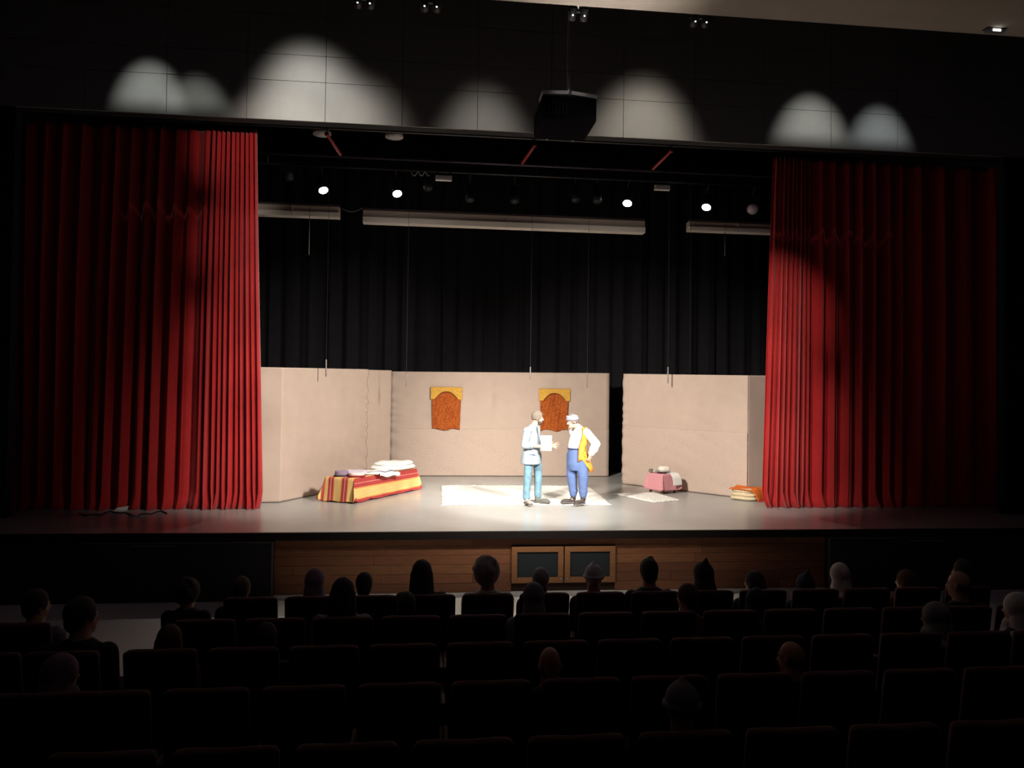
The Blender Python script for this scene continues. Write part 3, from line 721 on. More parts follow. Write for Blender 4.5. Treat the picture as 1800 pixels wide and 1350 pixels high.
for i, (px, py) in enumerate(((640, 6), (757, 12), (1016, 28), (1230, 39))):
    p = P(px, py, 8.9)
    t = tag(empty('ceiling_spotlight', p), ['leftmost twin spotlight at the top edge with a pinkish glint', 'twin spotlight at the top edge left of the beige ceiling', 'twin spotlight under the beige ceiling above the projector', 'rightmost twin spotlight under the beige ceiling edge'][i], 'spotlight', 'twin spotlights at the hall ceiling edge')
    MB().tube([(0, 0, .05), (0, 0, 11.0 - p.z)], .016, 8).build('stem', PALE if i > 1 else BLKM, t, True)
    MB().box((-.12, -.02, .04), (.12, .02, .07)).build('crossbar', BLKM, t)
    for s in (-1, 1):
        c = Vector((s * .07, 0, 0)); d = Vector((0, .70, -.55)).normalized()
        hs = MB().tube([c + d * .05, c - d * .1], [.042, .05], 12).build('housing', BLKM, t, True)
        MB().ell(c + Vector((0, -.045, -.005)), (.014, .012, .022), 8, 6).build('painted_glint', GLINT, hs, True)  # glowing bead stands in for a glint on the housing
p = P(1750, 62, 8.45); p.z = ce.z - .025
t = tag(empty('emergency_lamp', p), 'small lit lamp high at the right edge of the hall', 'lamp')
MB().box((-.11, -.02, -.02), (.11, .05, .02)).build('housing', mat('lamp_grey', (.2, .2, .22), .5), t, bevel=.008)
MB().box((-.05, -.03, -.015), (.05, -.018, .012)).build('lens', GLINT, t, bevel=.004)
MB().box((-.13, -.03, .018), (.13, .06, .025)).build('back_plate', BLKM, t)
# unseen spot added to brighten the beige ceiling edge
pl = bpy.data.lights.new('ceiling_fill', 'SPOT'); pl.energy = 130; pl.color = (1, .90, .80); pl.shadow_soft_size = .05; pl.spot_size = R(84); pl.spot_blend = 1
po = bpy.data.objects.new('ceiling_fill', pl); COL.objects.link(po); po.location = P(1060, 60, 8.2)
po.location.z = ce.z - 1.7; po.rotation_euler = (R(180), 0, 0)

# ------------------------------------------------------------------ figures
def axes(fwd, up=(0, 0, 1)):
    f = Vector(fwd).normalized(); u = Vector(up); s = u.cross(f).normalized(); u = f.cross(s).normalized()
    return f, s, u
def rotm(f, s, u): return Matrix((f, s, u)).transposed()
def put_head(b, c, f, s, u, k=1.0):
    M = rotm(f, s, u); c = Vector(c)
    q = lambda a, l, h: c + (f * a + s * l + u * h) * k
    b.ell(q(-.008, 0, .02), (.098 * k, .076 * k, .108 * k), 22, 16, M)
    b.ell(q(.030, 0, -.055), (.066 * k, .056 * k, .070 * k), 18, 12, M)
    b.ell(q(.070, 0, -.100), (.026 * k, .030 * k, .022 * k), 12, 8, M)
    b.cap(q(.088, 0, .008), .011 * k, q(.112, 0, -.030), .016 * k)
    for l in (-1, 1):
        b.ell(q(.098, l * .012, -.034), (.012 * k, .010 * k, .008 * k), 10, 6, M)
        b.ell(q(-.008, l * .079, -.012), (.020 * k, .010 * k, .033 * k), 10, 8, M)
        b.ell(q(.080, l * .034, .022), (.014 * k, .026 * k, .010 * k), 10, 6, M)
    b.ell(q(.090, 0, -.060), (.013 * k, .026 * k, .008 * k), 10, 6, M)
    b.ell(q(.088, 0, -.072), (.013 * k, .022 * k, .008 * k), 10, 6, M)
def put_hand(b, wrist, d, n, curl=.4, spread=.25, k=1.0, thumb=1):
    d = Vector(d).normalized(); n = Vector(n); n = (n - d * n.dot(d)).normalized(); w = d.cross(n).normalized() * thumb
    M = Matrix((d, w, n)).transposed(); wr = Vector(wrist)
    b.ell(wr + d * .050 * k, (.056 * k, .042 * k, .017 * k), 14, 10, M)
    for i, ln in enumerate((.078, .088, .082, .064)):
        o = (1.5 - i) * .0225 * k
        base = wr + d * .088 * k + w * o
        dd = (d + w * (1.5 - i) * spread * .25).normalized()
        m1 = base + (dd * math.cos(curl * .6) + n * math.sin(curl * .6)) * ln * .5 * k
        m2 = m1 + (dd * math.cos(curl * 1.6) + n * math.sin(curl * 1.6)) * ln * .5 * k
        b.cap(base, .0095 * k, m1, .009 * k, 10).cap(m1, .009 * k, m2, .0075 * k, 10)
    t0 = wr + d * .028 * k + w * .034 * k; t1 = t0 + (d * .6 + w * .7 + n * .2).normalized() * .040 * k; t2 = t1 + (d * .9 + w * .25 + n * .3).normalized() * .032 * k
    b.cap(t0, .013 * k, t1, .0105 * k, 10).cap(t1, .0105 * k, t2, .0085 * k, 10)
def loft(b, secs, n=28):
    """secs: (centre, half width along side axis, half depth along forward axis, forward vector)"""
    vs = []
    for c, a, d, f in secs:
        f = Vector(f).normalized(); s = Vector((0, 0, 1)).cross(f).normalized(); c = Vector(c)
        for j in range(n):
            t = 2 * math.pi * j / n
            vs.append(c + s * (a * math.cos(t)) + f * (d * math.sin(t)))
    k = len(secs)
    fs = [(i * n + j, i * n + (j + 1) % n, (i + 1) * n + (j + 1) % n, (i + 1) * n + j) for i in range(k - 1) for j in range(n)]
    fs += [tuple(range(n - 1, -1, -1)), tuple(range((k - 1) * n, k * n))]
    return b.add(vs, fs)
def shoe(parent, heel, d, mt, ln=.27, name='shoe'):
    d = Vector(d); d.z = 0; d.normalize(); s = Vector((0, 0, 1)).cross(d); h = Vector(heel)
    b = MB(); M = Matrix((d, s, Vector((0, 0, 1)))).transposed()
    b.ell(h + d * .02 + Vector((0, 0, .055)), (.055, .040, .055), 14, 10, M)
    b.ell(h + d * ln * .52 + Vector((0, 0, .042)), (ln * .40, .044, .040), 14, 10, M)
    b.ell(h + d * (ln - .085) + Vector((0, 0, .034)), (.075, .047, .032), 14, 10, M)
    b.cap(h + Vector((0, 0, .06)), .045, h + Vector((0, 0, .11)), .043)
    o = b.soft(name, mt, parent, .009, 4)
    for v in o.data.vertices: v.co.z = max(v.co.z, .004)
    b = MB()
    pr = [(-.045, .030), (-.03, .042), (.08, .040), (ln - .10, .050), (ln - .03, .042), (ln - .005, .015)]
    top = [h + d * a + s * w for a, w in pr] + [h + d * a - s * w for a, w in reversed(pr)]
    n = len(top)
    b.add([Vector((p.x, p.y, .002)) for p in top] + [Vector((p.x, p.y, .024)) for p in top], [tuple(range(n - 1, -1, -1)), tuple(range(n, 2 * n))] + [(i, (i + 1) % n, n + (i + 1) % n, n + i) for i in range(n)])
    b.build('sole', mat('shoe_sole', (.10, .09, .085), .7), o)
    return o
def face_bits(parent, c, f, s, u, brow, k=1.0):
    c = Vector(c); M = rotm(f, s, u)
    for l in (-1, 1):
        e = MB().ell(c + (f * .083 + s * l * .034 + u * .004) * k, (.010 * k, .014 * k, .010 * k), 10, 8, M).build('eye', mat('eye_white', (.75, .73, .70), .3), parent, True)
        MB().ell(c + (f * .0905 + s * l * .034 + u * .004) * k, (.004 * k, .006 * k, .006 * k), 8, 6, M).build('iris', mat('iris_dark', (.03, .02, .015), .2), e, True)
        MB().tube([c + (f * .093 + s * l * .014 + u * .030) * k, c + (f * .092 + s * l * .036 + u * .036) * k, c + (f * .078 + s * l * .054 + u * .028) * k], [.006 * k, .006 * k, .004 * k], 6).build('eyebrow', brow, parent, True)
def hair_cap(b, c, f, s, u, k=1.0, low=-.02, front=.45, puff=1.0, n=40):
    """shell of hair over the skull; 'front' bounds how far it comes over the brow"""
    c = Vector(c) + u * .02 * k - f * .008 * k; rnd = random.Random(5)
    def fn(a, v):
        t = 2 * math.pi * a; th = v * (math.pi * .5 + .55)
        fr = math.cos(t)
        lim = 1.0 if fr < front else 1.0 - .38 * min(1, (fr - front) / (1 - front) * 1.6)
        th *= lim
        r = Vector((.106, .085, .117)) * puff + Vector((1, 1, 1)) * rnd.uniform(-.002, .003)
        return c + (f * r.x * math.sin(th) * math.cos(t) + s * r.y * math.sin(th) * math.sin(t) + u * r.z * math.cos(th)) * k
    b.grid(fn, n, 16); return b

# ---- actor with the papers
o1 = PZ(936, 887); o1.z = 1.0 + .036
A1 = tag(empty('person', o1), 'bearded man in a pale blazer and light jeans holding white papers', 'person')
f1, s1, u1 = axes((math.cos(R(-20)), math.sin(R(-20)), 0))
hc1 = Vector((.070, -.02, 1.605)); hf, hs, hu = axes((.985, -.10, -.10))
nb = Vector((.0, 0, 1.43))
arm_n = [Vector((-.135, -.165, 1.355)), Vector((-.195, -.215, 1.085)), Vector((.150, -.235, 1.075))]
arm_f = [Vector((.055, .175, 1.355)), Vector((.115, .12, 1.10)), Vector((.270, -.12, 1.085))]
leg_n = [Vector((-.085, -.085, .90)), Vector((-.115, -.12, .48)), Vector((-.135, -.10, .085))]
leg_f = [Vector((.080, .075, .90)), Vector((.110, .05, .48)), Vector((.105, .06, .085))]
b = MB()
put_head(b, hc1, hf, hs, hu)
b.chain([hc1 - hu * .07 - hf * .02, nb], [.056, .064])
loft(b, [((-.01, 0, .86), .15, .10, f1), ((-.015, 0, .98), .165, .115, f1), ((-.02, 0, 1.12), .150, .11, f1), ((-.03, 0, 1.28), .175, .12, f1), ((-.03, 0, 1.39), .165, .09, f1), ((0, 0, 1.45), .06, .055, f1)])
b.chain(arm_n, [.052, .044, .030]); b.chain(arm_f, [.052, .044, .030])
put_hand(b, arm_n[2] + Vector((.01, 0, .0)), (1, .12, .05), (0, .9, .5), .55, .3, 1.0, -1)
put_hand(b, arm_f[2] + Vector((.01, -.02, .0)), (1, -.25, .0), (.0, -1, .45), .30, .9, 1.12, -1)
for lg in (leg_n, leg_f): b.chain(lg, [.085, .058, .042]); b.chain([lg[2], lg[2] + Vector((.02, -.01, -.03))], [.042, .038])
b.soft('body', SKIN, A1, .0075, 5)
GREYH = mat('greying_hair', (.16, .13, .10), .8, .3, 60, .4, 90); BEARD = mat('dark_beard', (.07, .05, .04), .85, .3, 60, .4, 90)
hair_cap(MB(), hc1, hf, hs, hu).build('hair', GREYH, A1, True, solid=.012)
b = MB(); M_ = rotm(hf, hs, hu)
b.ell(hc1 + hf * .055 - hu * .092, (.052, .056, .042), 16, 10, M_).ell(hc1 + hf * .030 - hu * .070, (.055, .061, .036), 16, 10, M_).ell(hc1 + hf * .098 - hu * .050, (.010, .030, .008), 10, 6, M_)
b.soft('beard', BEARD, A1, .007, 3)
face_bits(A1, hc1, hf, hs, hu, BEARD)
BLAZER = mat('pale_blazer', (.27, .31, .35), .85, .06, 10, .15, 60); JEANS = mat('light_jeans', (.125, .225, .285), .9, .36, 12, .2, 80)
SHIRT1 = mat('ice_blue_shirt', (.66, .72, .76), .9, .05)
b = MB()
loft(b, [((-.045, 0, .730), .238, .190, f1), ((-.045, 0, .80), .234, .187, f1), ((-.04, 0, .95), .218, .172, f1), ((-.03, 0, 1.08), .190, .148, f1), ((-.035, 0, 1.26), .198, .150, f1), ((-.035, 0, 1.38), .190, .118, f1), ((-.01, 0, 1.44), .105, .085, f1), ((.0, 0, 1.475), .078, .074, f1)])
for ar in (arm_n, arm_f):
    b.chain([ar[0], ar[1], ar[1] * .62 + ar[2] * .38], [.078, .064, .056])
    b.ell(ar[0] + Vector((0, 0, .005)), (.088, .088, .075))
jk = b.soft('blazer', BLAZER, A1, .011, 5)
# shirt front, lapels, rolled cuffs, pocket flap
def front_pt(a, z, r): return Vector((-.035, 0, 0)) + f1 * (r * math.cos(a)) + s1 * (r * 1.25 * math.sin(a)) + Vector((0, 0, z))
MB().grid(lambda u, v: front_pt((u - .5) * .9 * (1 - .55 * (1 - v)), .98 + .46 * v, .158 - .045 * max(0, v - .6)), 14, 18).build('shirt_front', SHIRT1, A1, True, solid=.006)
for l in (-1, 1):
    MB().grid(lambda u, v: front_pt(l * ((.10 + .28 * v) + .20 * u * (1 - abs(v - .6))), 1.02 + .43 * v, .168 - .05 * max(0, v - .6)), 6, 14).build('lapel', mat('blazer_lapel', (.20, .24, .29), .85), jk, True, solid=.006)
for ar in (arm_n, arm_f):
    p0 = ar[1] * .66 + ar[2] * .34; dr = (ar[2] - ar[1]).normalized()
    MB().tube([p0 - dr * .02, p0, p0 + dr * .035, p0 + dr * .05], [.056, .062, .061, .054], 16).build('rolled_cuff', MATS['blazer_lapel'], jk, True)
MB().box((-.11, -.236, .92), (.02, -.222, .955), Matrix.Rotation(R(-12), 3, 'Z')).build('pocket_flap', MATS['blazer_lapel'], jk, bevel=.004)
b = MB()
loft(b, [((-.01, 0, .80), .158, .120, f1), ((-.01, 0, .90), .165, .122, f1), ((-.015, 0, 1.02), .160, .118, f1)])
for lg in (leg_n, leg_f): b.chain([lg[0], lg[1], lg[2] + Vector((0, 0, .035))], [.092, .075, .066]); b.ell(lg[2] + Vector((.01, 0, .03)), (.072, .066, .045))
b.soft('jeans', JEANS, A1, .011, 4)
SHOE1 = mat('grey_shoe', (.30, .27, .25), .7); 
shoe(A1, leg_n[2] * Vector((1, 1, 0)) if False else Vector((leg_n[2].x, leg_n[2].y, 0)), (.25, -1, 0), SHOE1)
shoe(A1, Vector((leg_f[2].x - .02, leg_f[2].y - .02, 0)), (1, -.35, 0), mat('dark_green_shoe', (.10, .10, .085), .7))
# papers held in the near hand
pc = o1 + Vector((.205, -.275, 1.13))
pp_ = tag(empty('paper_sheaf', pc, R(-14)), 'sheaf of white papers held in the hand of the bearded man', 'paper')
WP = mat('white_paper', (.85, .84, .80), .8, .02)
for i in range(4):
    MB().grid(lambda u, v: Vector(((u - .5) * .20, .006 * i + .012 * math.sin(u * 2.4), -.13 + .27 * v + .004 * i)), 6, 4).build('sheet', WP, pp_, True, solid=.0015).rotation_euler = (R(-8), 0, R(2 * i))

# ---- actor with the orange waistcoat
o2 = PZ(1013, 888); o2.z = 1.0 + .036
A2 = tag(empty('person', o2), 'man leaning forward in white shirt, orange waistcoat and baggy blue trousers', 'person')
f2, s2, u2 = axes((-math.cos(R(20)), -math.sin(R(20)), 0))
hc2 = Vector((-.095, -.03, 1.545)); hf, hs, hu = axes((-.96, -.22, -.20), (-.22, 0, 1))
nb = Vector((.030, 0, 1.425))
arm_n = [Vector((.150, -.165, 1.345)), Vector((.325, -.215, 1.130)), Vector((.225, -.20, .935))]
arm_f = [Vector((-.04, .180, 1.335)), Vector((.08, .285, 1.10)), Vector((-.04, .21, .965))]
leg_n = [Vector((.040, -.08, .90)), Vector((.105, -.11, .47)), Vector((.110, -.09, .10))]
leg_f = [Vector((-.065, .075, .90)), Vector((-.085, .05, .48)), Vector((-.045, .07, .10))]
b = MB()
put_head(b, hc2, hf, hs, hu)
b.chain([hc2 - hu * .07 - hf * .02, nb], [.056, .066])
loft(b, [((-.02, 0, .86), .15, .10, f2), ((-.02, 0, .98), .165, .115, f2), ((.0, 0, 1.12), .150, .11, f2), ((.04, 0, 1.27), .175, .12, f2), ((.055, 0, 1.37), .165, .09, f2), ((.03, 0, 1.44), .06, .055, f2)])
b.chain(arm_n, [.052, .044, .030]); b.chain(arm_f, [.052, .044, .030])
put_hand(b, arm_n[2], (-.35, -.1, -1), (-.5, .9, 0), .7, .3, 1.0, 1)
put_hand(b, arm_f[2], (-.8, -.4, -.4), (0, -1, .2), .6, .3, 1.0, -1)
for lg in (leg_n, leg_f): b.chain(lg, [.085, .056, .042]); b.chain([lg[2], lg[2] + Vector((-.02, -.01, -.03))], [.042, .038])
b.soft('body', SKIN, A2, .0075, 5)
DARKH = mat('dark_hair', (.05, .04, .035), .8, .3, 60, .4, 90)
hair_cap(MB(), hc2, hf, hs, hu).build('hair', mat('grey_brown_hair', (.18, .15, .14), .8, .3, 60, .4, 90), A2, True, solid=.012)
hb_ = MB()
for k in range(3):
    ring = []
    for i in range(29):
        t = 2 * math.pi * i / 28
        ring.append(hc2 + hu * (.036 + .028 * k + .012 * math.cos(t) + .006 * math.sin(3 * t + k)) - hf * .008 + (hf * .112 * math.cos(t) + hs * .092 * math.sin(t)) * (1 - .07 * k))
    hb_.tube(ring, .018, 8, False)
hb_.build('headband', mat('mauve_headband', (.30, .28, .34), .9, .25, 30), A2, True)
b = MB(); M_ = rotm(hf, hs, hu)
for l in (-1, 1): b.cap(hc2 + hf * .106 - hu * .047 + hs * l * .008, .009, hc2 + hf * .090 - hu * .058 + hs * l * .038, .005)
b.build('moustache', DARKH, A2, True)
face_bits(A2, hc2, hf, hs, hu, DARKH)
WSHIRT = mat('white_shirt', (.80, .77, .72), .9, .04, 8, .2, 20); ORV = pattern_mat('orange_waistcoat_cloth', (.72, .34, .05), (.60, .16, .02), 7, .46, 'noise')
b = MB()
loft(b, [((-.03, 0, .99), .150, .120, f2), ((-.025, 0, 1.08), .165, .135, f2), ((.025, 0, 1.25), .190, .145, f2), ((.055, 0, 1.36), .185, .112, f2), ((.035, 0, 1.42), .10, .08, f2), ((.02, 0, 1.455), .072, .070, f2)])
b.chain([arm_n[0], arm_n[1], arm_n[1] * .12 + arm_n[2] * .88], [.075, .078, .062]); b.ell(arm_n[0], (.082, .08, .07)); b.ell(arm_n[1] * .55 + arm_n[2] * .45, (.085, .08, .09))
b.chain([arm_f[0], arm_f[1], arm_f[1] * .12 + arm_f[2] * .88], [.075, .075, .060]); b.ell(arm_f[0], (.082, .08, .07))
b.soft('shirt', WSHIRT, A2, .011, 5)
def vest(u, v):
    a = R(68 + 206 * u)                       # leaves the front open
    z = 1.43 - (.62 + .20 * min(1, max(0, -math.cos(a)) * 1.6)) * v
    cx = (.052 if z > 1.3 else .052 - (1.3 - z) * .26 if z > 1.05 else -.013)
    rd = .128 + .045 * min(1, v * 4) if v < .25 else .173 - .015 * math.sin(v * 4) + .04 * max(0, v - .55)
    ra = .165 + .05 * min(1, v * 4) if v < .25 else .212 + .02 * max(0, v - .55)
    back = max(0, -math.cos(a)) * max(0, v - .45) * .28
    p = Vector((cx, 0, z)) + f2 * (rd * math.cos(a) - back) + s2 * (ra * math.sin(a))
    p.z += .02 * math.sin(a * 5) * v
    return p
vo = MB().grid(vest, 48, 30).build('waistcoat', ORV, A2, True, solid=.012)
MB().tube([vest(0, i / 24) for i in range(25)], .009, 6).build('edging', mat('red_edging', (.45, .07, .03), .9), vo, True)
MB().tube([vest(1, i / 24) for i in range(25)], .009, 6).build('edging', MATS['red_edging'], vo, True)
BLUE = mat('blue_trousers', (.09, .135, .28), .9, .14, 8, .3, 16)
b = MB()
loft(b, [((-.01, 0, .62), .17, .145, f2), ((-.015, 0, .74), .195, .165, f2), ((-.02, 0, .90), .185, .150, f2), ((-.025, 0, 1.045), .162, .130, f2)])
for lg in (leg_n, leg_f):
    b.chain([lg[0], lg[1] + Vector((0, 0, .05)), lg[2] + Vector((0, 0, .07))], [.12, .100, .072]); b.ell(lg[2] + Vector((0, 0, .13)), (.088, .085, .06))
b.soft('trousers', BLUE, A2, .011, 4)
MB().tube([Vector((-.025, 0, 1.03)) + f2 * .137 * math.cos(2 * math.pi * i / 32) + s2 * .168 * math.sin(2 * math.pi * i / 32) for i in range(33)], .014, 8).build('waistband', mat('waistband_navy', (.05, .06, .12), .9), A2, True)
BOOT = mat('dark_boot', (.055, .045, .04), .6); BOOT2 = BOOT
for lg, dr in ((leg_n, (-.75, -.65, 0)), (leg_f, (-1, -.25, 0))):
    s_ = shoe(A2, Vector((lg[2].x, lg[2].y, 0)), dr, BOOT, .27, 'boot')
    MB().tube([Vector((lg[2].x, lg[2].y, .07)), Vector((lg[2].x, lg[2].y, .17))], [.050, .052], 14).build('boot_shaft', BOOT, s_, True)

# ------------------------------------------------------------------ audience seats
ROWY = [7.75, 6.82, 5.89, 4.96, 4.03]
RISE = .06
for k in range(1, 6):
    y1 = 7.75 - .93 * k + .52
    struct(MB().box((SX0, -4, RISE * (k - 1)), (SX1, y1, RISE * k)).build('floor_step', mat('dark_carpet', (.030, .022, .028), .95, .2, 30)), 'dark carpeted step of the seating')
def make_seat():
    t = empty('theatre_seat')
    # backrest: curved upholstered shell, seat faces +Y
    def bk(u, v):
        x = (u - .5) * .485; z = .40 + .70 * v
        return Vector((x, -.19 - .10 * v + .05 * (2 * abs(u - .5)) ** 2, z - .02 * (2 * abs(u - .5)) ** 4 * v))
    o = MB().grid(bk, 12, 12).build('backrest', SEATRED, t, True); sd = o.modifiers.new('solid', 'SOLIDIFY'); sd.thickness = .07; sd.offset = 0
    bv = o.modifiers.new('bevel', 'BEVEL'); bv.width = .02; bv.segments = 2; bv.limit_method = 'ANGLE'
    MB().grid(lambda u, v: bk(.04 + .92 * u, .02 + .75 * v) + Vector((0, -.045, 0)), 8, 8).build('back_shell', SEATPL, t, True, solid=.012)
    MB().box((-.235, -.16, .37), (.235, .30, .47)).build('seat_cushion', SEATRED, t, bevel=.035)
    for s in (-1, 1):
        ar = MB().box((s * .262 - .014, -.22, 0), (s * .262 + .014, .18, .60)).build('side_panel', SEATPL, t, bevel=.008)
        MB().box((s * .262 - .0165, -.20, .60), (s * .262 + .0165, .22, .635)).build('armrest', mat('armrest_wood', (.10, .045, .025), .5), ar, bevel=.010)
    return t
seat0 = make_seat(); used = [False]
ORD = ['first', 'second', 'third', 'fourth', 'fifth', 'sixth', 'seventh', 'eighth', 'ninth', 'tenth', 'eleventh', 'twelfth', 'thirteenth', 'fourteenth', 'fifteenth', 'sixteenth']
ROWN = ['front row', 'second row from the stage', 'third row from the stage', 'fourth row from the stage', 'fifth row from the stage']
PITCH_S = .56
seat_x = {}
def put_seat(x, k, label, group):
    o = seat0 if not used[0] else copy_tree(seat0); used[0] = True
    o.location = (x, ROWY[k], RISE * k); tag(o, label, 'theatre seat', group)
BLOCK = [(950, 355, 1690), (946, 310, 1850), (968, 300, 1850), (1010, 150, 1850), (1000, 100, 1850)]
for k, (ref, x0, x1) in enumerate(BLOCK):
    y_ = 1090
    xr_ = P(ref, y_, ROWY[k]).x; a = P(x0, y_, ROWY[k]).x; b_ = P(x1, y_, ROWY[k]).x
    n0 = math.ceil((a - xr_) / PITCH_S); n1 = math.floor((b_ - xr_) / PITCH_S)
    xs = [xr_ + i * PITCH_S for i in range(n0, n1 + 1)]
    seat_x[k] = xs
    for i, x in enumerate(xs):
        put_seat(x, k, 'dark red theatre seat in the %s, %s from the left aisle' % (ROWN[k], ORD[i]), 'seats of the ' + ROWN[k])
LEFT = {1: (60, -55), 2: (138, 5), 3: (95, -60)}
for k, pxs in LEFT.items():
    for i, px in enumerate(pxs):
        put_seat(P(px, 1090, ROWY[k]).x, k, 'dark red seat left of the aisle, %s, %s it' % (ROWN[k], ('beside', 'one from')[i]), 'seats left of the aisle')

# ------------------------------------------------------------------ audience
def seated(k=1.0, lean=0.0, turn=0.0):
    """one seated figure facing +Y: skin, top, trousers as fused meshes"""
    b = MB(); f = Vector((0, 1, 0))
    nb = Vector((0, -.03 + lean * .10, 1.02)); hc = nb + Vector((0, .035 + lean * .05, .165))
    hf, hs, hu = axes((math.sin(turn), math.cos(turn), -.03))
    put_head(b, hc, hf, hs, hu, .98); b.chain([hc - hu * .06, nb], [.064, .074])
    loft(b, [((0, .0, .50), .16, .12, f), ((0, -.02, .62), .15, .11, f), ((0, -.06, .78), .165, .115, f), ((0, -.05, .92), .175, .105, f), ((0, -.035, 1.0), .14, .075, f), ((0, -.03, 1.05), .06, .055, f)])
    armp = []
    for s in (-1, 1):
        ar = [Vector((s * .185, -.04, .955)), Vector((s * .195, .0, .70)), Vector((s * .105, .24, .60))]
        b.chain(ar, [.05, .042, .030]); put_hand(b, ar[2], (-s * .25, 1, -.15), (0, -.1, -1), .5, .3, 1.0, s)
        armp.append(ar)
    lgs = []
    for s in (-1, 1):
        lg = [Vector((s * .09, .02, .555)), Vector((s * .105, .44, .545)), Vector((s * .105, .47, .09))]
        b.chain(lg, [.085, .060, .042]); lgs.append(lg)
    skin = fuse(b, 'body', .012, 4)
    t = MB()
    loft(t, [((0, .0, .50), .185, .150, f), ((0, -.02, .62), .18, .145, f), ((0, -.055, .78), .19, .145, f), ((0, -.045, .92), .20, .130, f), ((0, -.035, 1.0), .165, .098, f), ((0, -.03, 1.055), .078, .074, f)])
    for ar in armp: t.chain([ar[0], ar[1], ar[1] * .1 + ar[2] * .9], [.075, .062, .048])
    top = fuse(t, 'jacket', .016, 5)
    p = MB()
    loft(p, [((0, .02, .475), .18, .13, f), ((0, .02, .56), .175, .13, f)])
    for lg in lgs: p.chain(lg, [.10, .080, .062])
    tr = fuse(p, 'trousers', .016, 4)
    sh = MB()
    M = Matrix.Identity(3)
    shs = []
    for lg in lgs:
        q = MB(); q.ell((lg[2].x, .55, .05), (.045, .13, .045), 12, 8).ell((lg[2].x, .47, .07), (.045, .05, .065), 12, 8)
        shs.append(fuse(q, 'shoe', .014, 3))
    return dict(skin=skin, top=top, tr=tr, sh=shs, hc=hc, h=(hf, hs, hu))
VAR = {0: seated(turn=0.0), 1: seated(turn=.75), -1: seated(turn=-.6)}
HAIRM = {}
def hair_mesh(kind, vk):
    if (kind, vk) in HAIRM: return HAIRM[(kind, vk)]
    V = VAR[vk]; c = V['hc']; f, s, u = V['h']; b = MB(); M = rotm(f, s, u)
    if kind in ('short', 'tuft', 'bushy'):
        pf = {'short': 1.0, 'tuft': 1.04, 'bushy': 1.36}[kind]
        b.ell(c + u * .035 - f * .018, (.108 * pf, .090 * pf, .112 * pf), 18, 12, M); b.ell(c - f * .055 - u * .03, (.060, .074 * pf, .07), 14, 10, M)
        if kind == 'tuft': b.ell(c + u * .135 - s * .02, (.04, .035, .03), 10, 8, M)
        if kind == 'bushy':
            rnd = random.Random(3)
            for i in range(26):
                a = rnd.uniform(0, 6.28); e = rnd.uniform(.1, 1.4)
                b.ell(c + u * (.03 + .13 * math.sin(e)) - f * .02 + (f * math.cos(a) * .9 + s * math.sin(a)) * .115 * math.cos(e) - (f * .03 if math.cos(a) > .3 else f * 0), (.04, .04, .04), 8, 6)
    elif kind == 'long':
        b.ell(c + u * .03 - f * .018, (.112, .098, .115), 18, 12, M)
        b.chain([c - f * .05 + u * .0, c - f * .085 - u * .16, c - f * .11 - u * .30], [.09, .085, .055]); 
        for l in (-1, 1): b.chain([c - f * .03 + s * l * .05, c - f * .06 + s * l * .075 - u * .20], [.06, .05])
    elif kind == 'scarf':
        b.ell(c + u * .025 - f * .012, (.118, .100, .122), 18, 12, M); b.chain([c - f * .03 - u * .03, c - f * .045 - u * .17], [.095, .115])
        b.ell(c - f * .03 - u * .20, (.16, .18, .07), 16, 10, M); b.chain([c + f * .05 - u * .13, c + f * .08 - u * .24], [.07, .07])
    elif kind == 'hood':
        b.ell(c + u * .02 - f * .02, (.125, .105, .125), 18, 12, M); b.chain([c + u * .06 - f * .04, c + u * .175 - f * .05 - s * .015], [.085, .016])
        b.chain([c - f * .04 - u * .03, c - f * .06 - u * .18], [.10, .13])
    elif kind == 'beanie':
        b.ell(c + u * .05 - f * .015, (.112, .098, .112), 18, 12, M); b.chain([c + u * .10 - f * .01, c + u * .172 - f * .01], [.07, .018])
        b.tube([c + u * .03 - f * .012 + f * .108 * math.cos(2 * math.pi * i / 20) + s * .096 * math.sin(2 * math.pi * i / 20) for i in range(21)], .020, 8)
    elif kind == 'bald':
        for l in (-1, 1): b.ell(c + s * l * .070 - f * .04 - u * .005, (.045, .014, .035), 12, 8, M)
        b.ell(c - f * .090 - u * .02, (.018, .06, .035), 12, 8, M)
    me = fuse(b, {'scarf': 'headscarf', 'hood': 'hood', 'beanie': 'beanie'}.get(kind, 'hair'), .008, 3)
    HAIRM[(kind, vk)] = me
    return me
def piece(name, me, mt, parent):
    o = bpy.data.objects.new(name, me); COL.objects.link(o); o.parent = parent
    if len(me.materials) == 0: me.materials.append(None)
    o.material_slots[0].link = 'OBJECT'; o.material_slots[0].material = mt
    return o
CL = {n: mat('cloth_' + n, c, .9, .15, 10, .2, 30) for n, c in dict(black=(.020, .019, .024), navy=(.025, .03, .06), grey=(.20, .20, .22), brown=(.09, .05, .035), maroon=(.12, .02, .025), cream=(.50, .46, .42), white=(.55, .54, .54), green=(.04, .06, .045), mauve=(.22, .15, .20), dark=(.03, .022, .03)).items()}
HM = dict(dark=DARKH, brown=mat('brown_hair', (.10, .055, .03), .8, .3, 60), grey=mat('grey_hair', (.34, .31, .29), .8, .3, 60))
